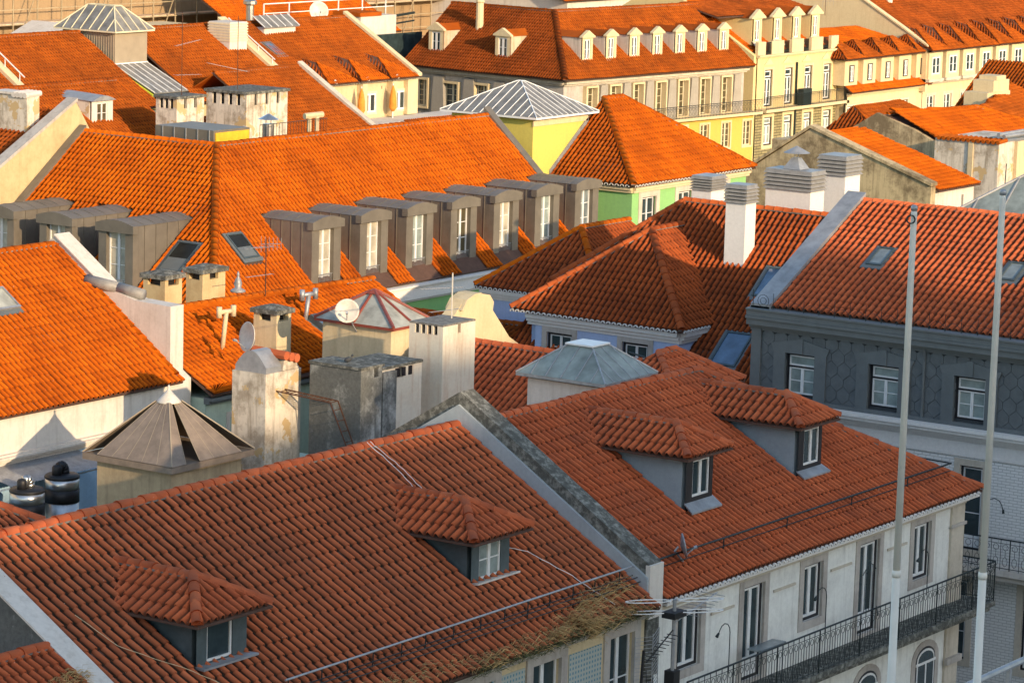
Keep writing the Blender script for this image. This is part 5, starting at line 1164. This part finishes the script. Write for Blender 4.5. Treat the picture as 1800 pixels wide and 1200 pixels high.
cornice(FH, (.3, .4), (23.3, .4), 15.1, [(.15, .1), (.25, .35), (.2, .6)], 'stone_lt'); cornice(FH, (.4, 15.4), (.4, .3), 15.1, [(.15, .1), (.25, .35), (.2, .6)], 'stone_lt')
facade(FH, (.3, .0), (24.0, .0), 0, 11.85, [(x - .4, x + .7, 9.4, 11.35) for x in winR], 'amber', frame='cream_paint', glass='glass_warm', leaves=2, bars=3, lw=.08, surround='cream', sw=.16, far=True)
wall(FH, (.3, 15.3), (.3, 0), 0, 11.85, [], 'amber')
fb = G().box(-.2, 24.2, -.75, .3, 11.85, 12.05).ob('balcony', 'cream', FH)
ironwork(fb, (0, -.7), (24.1, -.7), 12.05, 13.0, .4, 'iron', True)
def pediment_dormer(parent, fr, w_, zb, zw, zp, depth, cheek, tilem, glass='glass_dark', over=.15):
    P = lambda u, d, z: Vector(fr(u, d, z)); D = P(0, 1, 0) - P(0, 0, 0)
    g = G().prism([P(0, .16, zb), P(w_, .16, zb), P(w_, .16, zw), P(0, .16, zw)], D * depth)
    dm = g.ob('dormer', cheek, parent)
    a = P(0, 0, 0); b = P(w_, 0, 0)
    wall(dm, (a.x, a.y), (b.x, b.y), zb, zw, [(.28, w_ - .28, zb + .35, zw - .12)], 'cream', .1, 'front_wall')
    window(dm, (a.x, a.y), (b.x, b.y), .28, w_ - .28, zb + .35, zw - .12, rev=.08, frame='white_paint', glass=glass, leaves=2, bars=1, lw=.09, far=True)
    G().prism([P(-over, -.12, zw), P(w_ + over, -.12, zw), P(w_ + over, -.12, zw + .1), P(w_ / 2, -.12, zp), P(-over, -.12, zw + .1)], D * .3).ob('pediment', 'cream', dm)
    G().prism([P(-.1, .16, zw + .02), P(w_ + .1, .16, zw + .02), P(w_ / 2, .16, zp - .1)], D * (depth + .6)).ob('dormer_roof', tilem, dm)
    G().prism([P(-.1, -.35, zb - .15), P(w_ + .1, -.35, zb - .15), P(w_ + .05, .05, zb + .3), P(-.05, .05, zb + .3)], (0, 0, .04)).ob('lead_apron', 'stone_lt', dm)
for k in range(7): pediment_dormer(FH, (lambda x: lambda u, d, z: (x + u, 1.1 + d, z))(3.35 + 2.87 * k), 1.25, 16.5, 18.45, 19.0, 2.6, 'planks', 'tile_brown')
for y in (7.5, 14.0): pediment_dormer(FH, (lambda y: lambda u, d, z: (1.05 + d, y - u, z))(y), 1.4, 16.4, 18.3, 18.9, 2.6, 'wood_old', 'tile_rust')
G().lathe((3.5, 11.1, 18.2), [(.34, 0), (.30, .4), (.28, 2.2), (.36, 2.3), (.30, 2.45), (.05, 2.8)], 10).ob('chimney_pipe', 'cream', FH)
# ------------------------------------------------------------------ far street row
F2 = thing('townhouse', 'far pale yellow house with four gabled dormers, parapet and balcony', 'house', (232, 134, 0))
G().prism([(225.6, 130.1, 0), (225.6, 130.1, 16.2), (225.6, 139, 21.5), (225.6, 148, 16.2), (225.6, 148, 0)], (.4, 0, 0)).ob('party_wall', 'paleyellow', F2)
f2o = [(x - 226, x + 1.25 - 226, 12.1, 15.02, dict(transom=.6)) for x in (227.2, 230.45, 233.65, 236.8)] + [(x - 226, x + 1.3 - 226, 9.0, 11.25, dict(transom=.55)) for x in (227.35, 230.55, 233.75, 237.0)]
facade(F2, (226, 130), (239.1, 130), 11.7, 16.2, [o for o in f2o if o[2] > 10], 'paleyellow', frame='white_paint', glass='glass_dark', leaves=2, bars=1, lw=.1, casing='black_paint', cw=.1, surround='cream', sw=.2, far=True)
facade(F2, (226, 130.0), (239.1, 130.0), 0, 11.69, [o for o in f2o if o[2] < 10], 'rustic', frame='white_paint', glass='glass_curtain', leaves=2, bars=1, lw=.1, casing='black_paint', cw=.1, surround='cream', sw=.28, far=True)
body(F2, 226.1, 239, 130.4, 147.5, 16.0, 'paleyellow')
cornice(F2, (225.9, 130), (239.2, 130), 16.0, [(.1, .15), (.12, .28)], 'cream')
for x in (226.0, 228.2, 231.4, 234.6, 237.9): G().box(x, x + 1.9 if x > 226 and x < 237 else x + 1.2, 129.98, 130.25, 16.22, 17.25).ob('parapet_panel', 'cream', F2)
for x in (227.2, 230.1, 233.3, 236.5):
    g = G().tube([(x, 130.1, 16.4), (x + 1.0, 130.1, 16.4)], .03, 4).tube([(x, 130.1, 17.15), (x + 1.0, 130.1, 17.15)], .03, 4)
    for k in range(6): g.tube([(x + .2 * k, 130.1, 16.22), (x + .2 * k, 130.1, 17.2)], .03, 4)
    G().prism([(x + .6 - .75, 129.94, 15.40), (x + .6 + .75, 129.94, 15.40), (x + .6, 129.94, 15.95)], (0, .05, 0)).ob('window_pediment', 'cream', F2); g.ob('parapet_grille', 'iron', F2)
b2 = G().box(226, 239.6, 129.0, 130, 11.75, 11.98).ob('balcony', 'cream', F2); ironwork(b2, (226, 129.05), (239.6, 129.05), 11.98, 13.0, .35, 'iron', False, 3)
G().box(232.0, 233.4, 129.1, 129.6, 11.98, 13.3).ob('planter_box', 'iron', b2); G().cyl((232.2, 129.9, 9), (232.2, 129.9, 15.4), .09, n=6).ob('downpipe', 'iron', F2)
t2f = tiled(F2, [(226, 130.6, 16.4), (239.2, 130.6, 16.4), (239.2, 139, 21.4), (226, 139, 21.4)], 'tile_orange', far=True)
for x in (226.9, 230.1, 233.2, 236.3): pediment_dormer(F2, (lambda x: lambda u, d, z: (x + u, 131.0 + d, z))(x), 1.3, 16.9, 19.0, 19.75, 3.6, 'paleyellow', 'tile_brown', 'glass_dark', .45)
tiled(F2, [(223.0, 132.0, 19.2), (238.5, 132.0, 19.2), (238.5, 135.6, 20.1), (223.0, 135.6, 20.1)], 'tile_brown', far=True, name='dormer_link_roof')
F3 = thing('townhouse', 'far cream house with a row of narrow bay windows under small red hips', 'house', (246, 133, 0))
facade(F3, (239.2, 129.0), (252.5, 129.0), 0, 12.6, [(238.2 + 3.16 * k - 239.2 + 1.0, 239.5 + 3.16 * k - 239.2 + 1.0, 9.3, 11.45) for k in range(4)], 'cream', frame='white_paint', glass='glass_warm', leaves=2, bars=3, lw=.1, casing='black_paint', cw=.08, surround='cream_paint', sw=.15, far=True)
body(F3, 239.3, 252.4, 129.4, 142, 15.2, 'cream')
tiled(F3, [(239.0, 128.4, 12.6), (253.2, 128.4, 12.6), (253.2, 129.5, 13.35), (239.0, 129.5, 13.35)], 'tile_orange', far=True, name='lower_roof'); cornice(F3, (239.2, 129), (252.5, 129), 12.3, [(.12, .2), (.12, .4)], 'cream')
for k in range(5):
    x = 238.6 + 3.16 * k
    G().box(x - .2, x + 2.0, 128.9, 131, 13.2, 15.25).ob('bay', 'cream', F3)
    window(F3, (x - .2, 128.9), (x + 2.0, 128.9), .75, 1.5, 13.45, 14.85, rev=-.03, frame='white_paint', glass='glass_dark', leaves=2, bars=2, lw=.08, casing='black_paint', cw=.07, far=True)
    z0 = 15.35; a0, a1 = x - .7, x + 2.5
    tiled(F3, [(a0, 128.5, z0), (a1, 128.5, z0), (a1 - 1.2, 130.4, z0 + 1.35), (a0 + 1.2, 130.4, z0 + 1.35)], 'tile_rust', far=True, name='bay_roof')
    tiled(F3, [(a0, 132.3, z0), (a0, 128.5, z0), (a0 + 1.2, 130.4, z0 + 1.35)], 'tile_brown', far=True, name='bay_roof')  # left hip face in darker brown, its shade painted by tile colour
tiled(F3, [(239, 130.2, 16.0), (252.0, 130.2, 16.0), (249.5, 134, 17.3), (240, 134, 17.3)], 'tile_orange', far=True)
F4 = thing('townhouse', 'far cream house with broad brown roof and white bay windows, top right', 'house', (262, 134, 0))
facade(F4, (252.6, 129.0), (285, 129.0), 0, 12.7, [(.9 + 3.2 * k, 2.3 + 3.2 * k, 9.3, 11.5) for k in range(8)], 'cream', frame='white_paint', glass='glass_dark', leaves=2, bars=2, lw=.1, surround='stone_lt', sw=.22, far=True)
body(F4, 252.7, 285, 129.4, 147, 15.2, 'cream'); cornice(F4, (252.6, 129), (285, 129), 12.5, [(.12, .2), (.14, .5)], 'stone_lt')
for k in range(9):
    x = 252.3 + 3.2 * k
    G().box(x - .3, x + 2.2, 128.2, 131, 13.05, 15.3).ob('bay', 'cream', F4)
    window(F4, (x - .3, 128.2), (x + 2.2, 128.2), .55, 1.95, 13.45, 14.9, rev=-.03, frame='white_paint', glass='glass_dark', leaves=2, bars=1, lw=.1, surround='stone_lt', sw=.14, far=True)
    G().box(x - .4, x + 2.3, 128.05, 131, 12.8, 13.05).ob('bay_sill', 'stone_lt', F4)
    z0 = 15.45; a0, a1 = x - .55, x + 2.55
    tiled(F4, [(a0, 127.8, z0), (a1 + .5, 127.8, z0), (a0 + .9, 130.0, z0 + 1.75)], 'tile_rust', far=True, name='bay_roof'); tiled(F4, [(a0, 130.6, z0 + 1.2), (a0, 127.8, z0), (a0 + .9, 130.0, z0 + 1.75), (a0 + .9, 131.2, z0 + 2.0)], 'tile_brown', far=True, name='bay_roof')  # browner tiles on the left face paint the shaded side of each hip
t4f = tiled(F4, [(252.4, 128.6, 15.7), (285, 128.6, 15.7), (285, 138, 21.0), (252.4, 138, 21.0)], 'tile_brown', far=True)
G().prism([(251.9, 128.4, 12), (251.9, 128.4, 15.75), (251.9, 138, 21.2), (251.9, 147, 16), (251.9, 147, 12)], (.45, 0, 0)).ob('party_wall', 'cream', F4); G().prism([(251.8, 128.3, 15.8), (252.45, 128.3, 15.8), (252.45, 138, 21.25), (251.8, 138, 21.25)], (0, 0, .15)).ob('coping', 'cream', F4)
for x, y, z in ((256.4, 134.6, 19.2), (276.5, 134.2, 19.0)): G().lathe((x, y, z - .2), [(.3, 0), (.3, .5), (.55, .55), (.55, .75), (.3, .9)], 10).ob('roof_vent', 'white', F4)
RH = thing('townhouse', 'rust red rendered house at the top right corner', 'house', (300, 148, 0)); G().box(287, 330, 141, 160, 0, 19.3).ob('wall', 'red_metal', RH)
tiled(RH, [(286, 140, 19.3), (330, 140, 19.3), (330, 148, 22), (286, 148, 22)], 'tile_brown', far=True)
BK = thing('townhouse', 'distant house with red roof and white wall above the hotel ridge', 'house', (245, 165, 0)); G().box(232, 262, 152, 166, 0, 19).ob('wall', 'white', BK); tiled(BK, [(231, 151.6, 19), (275, 151.6, 19), (275, 158, 23), (231, 158, 23)], 'tile_orange', far=True)
BK2 = thing('townhouse', 'distant long roof closing the view at top right', 'house', (300, 175, 0)); G().box(263, 345, 160, 190, 0, 21).ob('wall', 'cream', BK2); tiled(BK2, [(262, 159, 19), (345, 159, 19), (345, 175, 30), (262, 175, 30)], 'tile_brown', far=True, pitch=.4, course=.6)
# dark roof terrace left of the hotel
RT = thing('roof_terrace', 'dark screened roof terrace with blue glass hatch left of the hotel', 'terrace', (196, 150, 0))
G().box(188, 206, 148.5, 158, 0, 15.5).ob('wall', 'slate_trim', RT); G().box(190.5, 206, 148.2, 148.45, 15.5, 17.8).ob('screen', 'glass_dark', RT)
G().prism([(189, 144.5, 14.2), (193.5, 144.5, 14.2), (192.5, 147.5, 15.8), (190, 147.5, 15.8)], (0, 0, .06)).ob('glass_hatch', 'glass_sky', RT)
G().tube([(189, 149, 18.2), (206, 149, 19.2)], .12, 4).tube([(189, 149, 17.6), (206, 149, 18.6)], .08, 4).ob('truss', 'iron', RT)
g = G().tube([(190, 151, 20.3), (206, 151, 20.3)], .05, 4).tube([(190, 151, 19.6), (206, 151, 19.6)], .04, 4)
for k in range(6): g.tube([(190 + 3 * k, 151, 18.5), (190 + 3 * k, 151, 20.3)], .05, 4)
g.ob('handrail', 'white_paint', RT)
RO = thing('townhouse', 'small orange roof with hatch beyond the cream terrace, top centre left', 'house', (205, 157, 0)); G().box(196, 214, 156.5, 163, 0, 16.8).ob('wall', 'cream', RO); tiled(RO, [(195, 156, 17), (214, 156, 17), (214, 163, 21), (195, 163, 21)], 'tile_orange', far=True)
# ------------------------------------------------------------------ poles, terrace rail
VT = thing('viewing_terrace', 'stone viewing terrace below the frame carrying the flagpoles', 'terrace', (46, 19, 0))
G().box(40.5, 60, 12, 22.9, 0, 21.0).ob('terrace_base', 'stone', VT)
g = G().tube([(44.5, 22.0, 22.45), (60, 22.0, 22.45)], .055, 8).tube([(44.5, 22.0, 21.9), (60, 22.0, 21.9)], .03, 6).tube([(44.5, 22.0, 21.5), (60, 22.0, 21.5)], .03, 6)
for k in range(8): g.tube([(45.0 + 2.1 * k, 22.0, 21.0), (45.0 + 2.1 * k, 22.0, 22.45)], .05, 6)
g.ob('railing', 'galv', VT)
for x, y, zt_, lab in ((42.26, 21.62, 30.26, 'left one of the two tall white flagpoles'), (43.0, 20.59, 30.52, 'right one of the two tall white flagpoles')):
    t = thing('flagpole', lab, 'flagpole', (x, y, 21.0), 'white flagpoles in the foreground')
    G().lathe((x, y, 21.0), [(.16, 0), (.16, .05), (.062, .06), (.058, 3.9)], 16).ob('lower_shaft', 'pole_paint', t, True)
    G().lathe((x, y, 24.86), [(.064, 0), (.068, .05), (.064, .1)], 16).ob('collar', 'pole_paint', t, True)
    G().lathe((x, y, 24.9), [(.054, 0), (.045, zt_ - 24.95), (.04, zt_ - 24.9)], 16).ob('upper_shaft', 'pole_paint', t, True)
    G().lathe((x, y, zt_), [(.05, 0), (.05, .05), (.03, .08)], 12).ob('truck', 'galv', t, True)
    if x < 42.5: G().ring((x - .09, y, zt_ - .12), RIGHT, UP, .06, .012, 12).ob('halyard_ring', 'iron', t)
# ------------------------------------------------------------------ aerials and dishes
def dish(name, label, c, nrm, r, mat='dish', mount=None):
    c = Vector(c); nrm = Vector(nrm).normalized()
    t = thing(name, label, 'satellite dish', tuple(c - Vector((0, 0, r))))
    prof = [(r * k / 6, .28 * r * (k / 6) ** 2) for k in range(1, 7)]; prof = [(.01, 0)] + prof + [(r * 1.02, .28 * r - .01), (r * .98, .26 * r - .03), (.01, -.03)]
    G().lathe(c, prof, 24, nrm).ob('reflector', mat, t, True)
    G().tube([c - Vector((0, 0, r * .9)) + nrm * .1, c - Vector((0, 0, r * .35)) + nrm * (r * 1.1)], .018, 5).cyl(c - Vector((0, 0, r * .35)) + nrm * (r * 1.05), c - Vector((0, 0, r * .3)) + nrm * (r * 1.3), .05, n=8).ob('feed_arm', 'galv', t)
    if mount: G().tube([c - nrm * .08, c - nrm * .18 - Vector((0, 0, .1)), Vector(mount)], .03, 6).ob('bracket', 'galv', t)
dish('satellite_dish', 'round cream satellite dish in front of the glass pyramid with red ribs', (91.2, 68.55, 18.0), (-.75, -.55, .3), .42, mount=(91.85, 68.6, 17.2))
dish('satellite_dish', 'edge-on satellite dish between the arched chimney and the slotted beige chimney', (89.5, 71.5, 16.95), (-.9, .35, .15), .52, mount=(89.9, 72.0, 14.9))
dish('satellite_dish', 'grey satellite dish on the roof railing beside the mossy party wall', (75.0, 44.9, 16.05), (.6, -.75, .2), .34, 'galv', (75.3, 44.95, 15.5))
dish('satellite_dish', 'small white dish at the very top beyond the rust roofs', (192, 147.5, 19.9), (-.6, -.7, .3), .7)
def yagi(name, label, base, h, booms, mat='galv', mast='rust_iron'):
    base = Vector(base); t = thing(name, label, 'aerial', tuple(base))
    G().cyl(base, base + Vector((0, 0, h)), .024, n=6).ob('mast', mast, t)
    for z, d, L, n_, el, vert in booms:
        d = Vector(d).normalized(); c = base + Vector((0, 0, z)); s = Vector((0, 0, 1)) if vert else d.cross(Vector((0, 0, 1))).normalized()
        g = G().tube([c - d * (L * .25), c + d * (L * .75)], .014, 5)
        for k in range(n_):
            p = c + d * (L * (-.25 + k / (n_ - 1))); e = el * (1 - .35 * k / n_); g.tube([p - s * e, p + s * e], .009, 4)
        g.ob('boom', mat, t)
yagi('aerial', 'tall thin mast aerial rising from the orange roof left of the mansard dormers', (95.75, 75.8, 17.1), 2.3, [(2.0, (-.9, .2, 0), 1.4, 7, .32, False), (2.1, (.3, -1, .1), .8, 6, .3, True), (.95, (-1, .1, 0), 1.3, 2, .12, False)])
yagi('aerial', 'pale mast aerial behind the white chimney with rust streaks', (89.66, 63.0, 18.5), 1.6, [(1.1, (-.9, .5, 0), 1.6, 11, .16, False), (.35, (-1, .2, 0), 1.3, 2, .1, False)], 'galv', 'dish')
yagi('aerial', 'tall rusty mast on the left castellated chimney', (149.9, 125.2, 17.9), 4.9, [(3.0, (.8, -.4, .2), 1.6, 8, .3, False), (1.2, (1, -.4, 0), 1.6, 5, .35, False)])
yagi('aerial', 'slanting thin rusty mast on the right castellated chimney', (155.6, 125.6, 17.9), 4.4, [(1.2, (-.8, .5, .2), 2.6, 5, .35, False)])
yagi('aerial', 'thin mast on the roof by the scaffolding', (201, 150, 19), 4.5, [(2.5, (.9, -.3, 0), 1.5, 5, .4, False)])
yagi('aerial', 'small aerial on the cream gable wall in the far street row', (243, 133.5, 18.5), 2.6, [(1.2, (.9, -.3, 0), 1.2, 4, .5, True), (1.8, (.9, -.3, 0), 1.0, 3, .4, True)])
yagi('aerial', 'bent tubular aerial frame on the roof behind the cream terrace', (178.3, 131.5, 16.2), .2, [], )
# big aerial cluster in front of the facade
ac = thing('aerial', 'cluster of white loop and grid aerials on a pole beside the mossy party wall', 'aerial', (71.85, 43.15, 10))
G().cyl((71.85, 43.15, 10), (71.85, 43.15, 15.45), .05, n=8).ob('mast', 'galv', ac)
for z in (15.42, 15.12):
    for s_, a0 in ((-1, 0), (1, 0)):
        g = G()
        c = Vector((71.85, 43.15, z)) + Vector((.75, -.66, 0)) * (.72 * s_)
        g.ring(c, Vector((.75, -.66, 0)), Vector((.4, .45, .06)), .62, .017, 20, ry=.20); g.ob('loop_element', 'white_paint', ac)
G().box(71.55, 72.15, 42.95, 43.35, 14.98, 15.14).ob('junction_box', 'rubber', ac); G().box(71.7, 72.0, 43.0, 43.3, 13.1, 13.55).ob('junction_box', 'rubber', ac)
g = G()
for k in range(16):
    z = 13.2 + .1 * k; b_ = .22 if k in range(2, 14) else .1
    g.tube([(70.2, 43.3, z), (70.75, 43.1, z - .02), (71.45, 43.35, z + .05)], .008, 4)
for x, y in ((70.2, 43.3), (70.75, 43.1), (71.45, 43.35)): g.tube([(x, y, 13.15), (x, y, 14.75)], .012, 4)
g.ob('grid_reflector', 'galv', ac)
g = G().tube([(70.3, 43.0, 14.1), (71.85, 43.15, 14.65)], .02, 5).tube([(70.05, 43.0, 13.3), (70.15, 43.0, 14.45)], .04, 4)
for k in range(9): g.tube([(70.4 + .15 * k, 42.85, 14.14 + .053 * k), (70.4 + .15 * k, 43.2, 14.14 + .053 * k)], .012, 4)
g.ob('feed_boom', 'rubber', ac)
g = G().tube([(71.85, 43.1, 14.85), (73.6, 42.9, 15.35)], .018, 5)
for k in range(8): g.tube([(72.3 + .17 * k, 42.6, 14.98 + .048 * k), (72.3 + .17 * k, 43.35, 14.98 + .048 * k)], .010, 4)
g.ob('yagi_boom', 'galv', ac)
G().tube([(71.92, 43.1, 15.1), (72.0, 43.05, 14.4), (71.95, 43.08, 13.6), (72.0, 43.1, 12.0)], .012, 5).tube([(70.3, 43.0, 13.9), (70.35, 43.0, 13.3), (70.6, 43.0, 12.6), (71.0, 43.0, 11.8)], .012, 5).ob('cable', 'rubber', ac)
# ------------------------------------------------------------------ loose cables on the front roof
def cable(label, pts, r=.009, mat='white_paint'):
    zf = lambda x, y: 15 + .6 * (y - 43.9) + .20
    P = []
    for (x0_, y0_), (x1_, y1_) in zip(pts[:-1], pts[1:]):
        for k in range(6):
            f = k / 6; x = x0_ + (x1_ - x0_) * f; y = y0_ + (y1_ - y0_) * f; P.append((x + random.gauss(0, .015), y, zf(x, y)))
    P.append((*pts[-1], zf(*pts[-1]))); G().tube(P, r, 5).ob('cable', mat, None, label=label, cat='cable')
cable('pair-forming white cable from the front ridge down to the middle dormer', [(68.3, 50.5), (68.4, 49.6), (68.3, 48.7)])
cable('second white cable running beside it from the ridge', [(68.15, 50.5), (68.2, 49.5), (68.05, 48.8)])
cable('white cable from the middle dormer to the weedy eave', [(68.5, 46.8), (69.6, 46.3), (70.2, 45.3), (70.6, 44.2)])
cable('thin pale cable curving over the tiles below the left dormer', [(54.0, 48.0), (54.3, 47.0), (55.6, 45.9), (56.4, 45.0), (57.5, 44.4)], .008, 'tan')
# ------------------------------------------------------------------ dry weeds along the eave
def weeds(name, label, spots, mat, blade):
    V = []; F = []
    for (x, y, z, rad, n_, h_) in spots:
        for _ in range(n_):
            a = rng.uniform(0, 6.283); rr_ = rad * math.sqrt(rng.random()); bx, by = x + rr_ * math.cos(a) * 1.6, y + rr_ * math.sin(a) * .6
            bz = z + .6 * (by - y) if by > 43.9 else z - rng.uniform(0, .15)
            L = h_ * rng.uniform(.4, 1.2); d = Vector((rng.normal(0, .55), rng.normal(-.3, .45), rng.uniform(.3, 1.2))).normalized(); s = d.orthogonal().normalized() * blade
            p0 = Vector((bx, by, bz)); p1 = p0 + d * L * .55; p2 = p1 + (d + Vector((rng.normal(0, .4), rng.normal(-.2, .3), -.8))).normalized() * L * .5
            n0 = len(V); V += [p0 - s, p0 + s, p1 + s * .8, p1 - s * .8, p2]; F += [(n0, n0 + 1, n0 + 2, n0 + 3), (n0 + 3, n0 + 2, n0 + 4)]
    g = G(); g.v = [tuple(v) for v in V]; g.f = F; return g.ob(name, mat, None, label=label, kind='stuff')
sp1 = [(x + rng.normal(0, .2), 44.05 + rng.normal(0, .12), 15.1, .30, 30, .6) for x in np.arange(64.2, 71.9, .33)]
sp1 += [(69.6, 44.5, 15.4, .30, 90, .85), (70.5, 44.6, 15.45, .28, 80, .85), (71.3, 44.7, 15.5, .25, 60, .7), (68.6, 44.2, 15.2, .30, 110, .95), (69.0, 43.95, 15.0, .25, 110, .9), (67.4, 44.0, 15.1, .2, 60, .7)]
sp1 += [(x, 44.2, 15.2, .35, 45, .45) for x in np.arange(58, 64, .7)]
weeds('dry_grass', 'dry straw-coloured weeds overgrowing the eave of the nearest house', sp1, 'strawgrass', .010)
weeds('green_weeds', 'sparse green weeds among the dry ones along the near eave', [(x, 43.95, 15.0, .3, 90, .4) for x in np.arange(64, 71.9, .5)], 'greengrass', .008)
weeds('dry_grass', 'tuft of dry grass on the low roof in the bottom left corner', [(52.3, 46.6, 16.75, .35, 200, .35)], 'strawgrass', .010)
# ------------------------------------------------------------------ the hill row behind the viewpoint (out of frame) that shades the foreground in the evening
HZ = math.radians(-19.0)
hillp = [(-60, -150), (160, -150), (160, -62), (-60, -62)]
hv = Matrix.Rotation(HZ, 3, 'Z')
G().prism([tuple(hv @ Vector((a, b, 0))) for a, b in hillp], (0, 0, 44)).ob('hillside', 'stone', None, label='terraced hillside behind the viewpoint', kind='structure')
HROW = [(-40, 34.6, 42.0, 42.0, 'cream', 'long cream house'), (34.6, 37.1, 36.8, 36.8, 'stone', 'low garden wall'), (37.1, 46, 38.1, 38.5, 'paleyellow', 'pale yellow house'), (46, 52.4, 38.5, 38.8, 'white', 'narrow white house'), (52.4, 59.6, 39.1, 40.3, 'blue', 'slim blue house'),
        (59.6, 62, 41.6, 41.9, 'amber', 'amber house'), (62, 72, 41.9, 42.2, 'green', 'green house'), (72, 78.7, 44.0, 44.3, 'white', 'tall white house'), (78.7, 150, 41.6, 42.0, 'cream_old', 'long ochre house')]
for u0, u1, za, zb, m_, nm in HROW:
    t = thing('hillside_house', nm + ' in the row on the hill behind the viewpoint', 'house', tuple(hv @ Vector(((u0 + u1) / 2, -66, 44))), 'houses on the hill behind the viewpoint', True, HZ)
    h_ = (u1 - u0) / 2; a = za + 16.93 - 44; b = zb + 16.93 - 44
    G().prism([(-h_, -5, 0), (h_, -5, 0), (h_, -5, b - .25), (-h_, -5, a - .25)], (0, 10, 0)).ob('wall', m_, t); G().prism([(-h_, -5.05, a - .25), (h_, -5.05, b - .25), (h_, -5.05, b), (-h_, -5.05, a)], (0, 10.1, 0)).ob('roof', 'tile_rust', t)
    k = -h_ + 1.2
    while k < h_ - 1.6 and a > 10:
        for zz in (1.5, 5.0, 8.0): window(t, (h_, 5.0), (-h_, 5.0), h_ - k - 1.1, h_ - k, zz, zz + 1.8, rev=-.03, far=True)
        k += 6.4
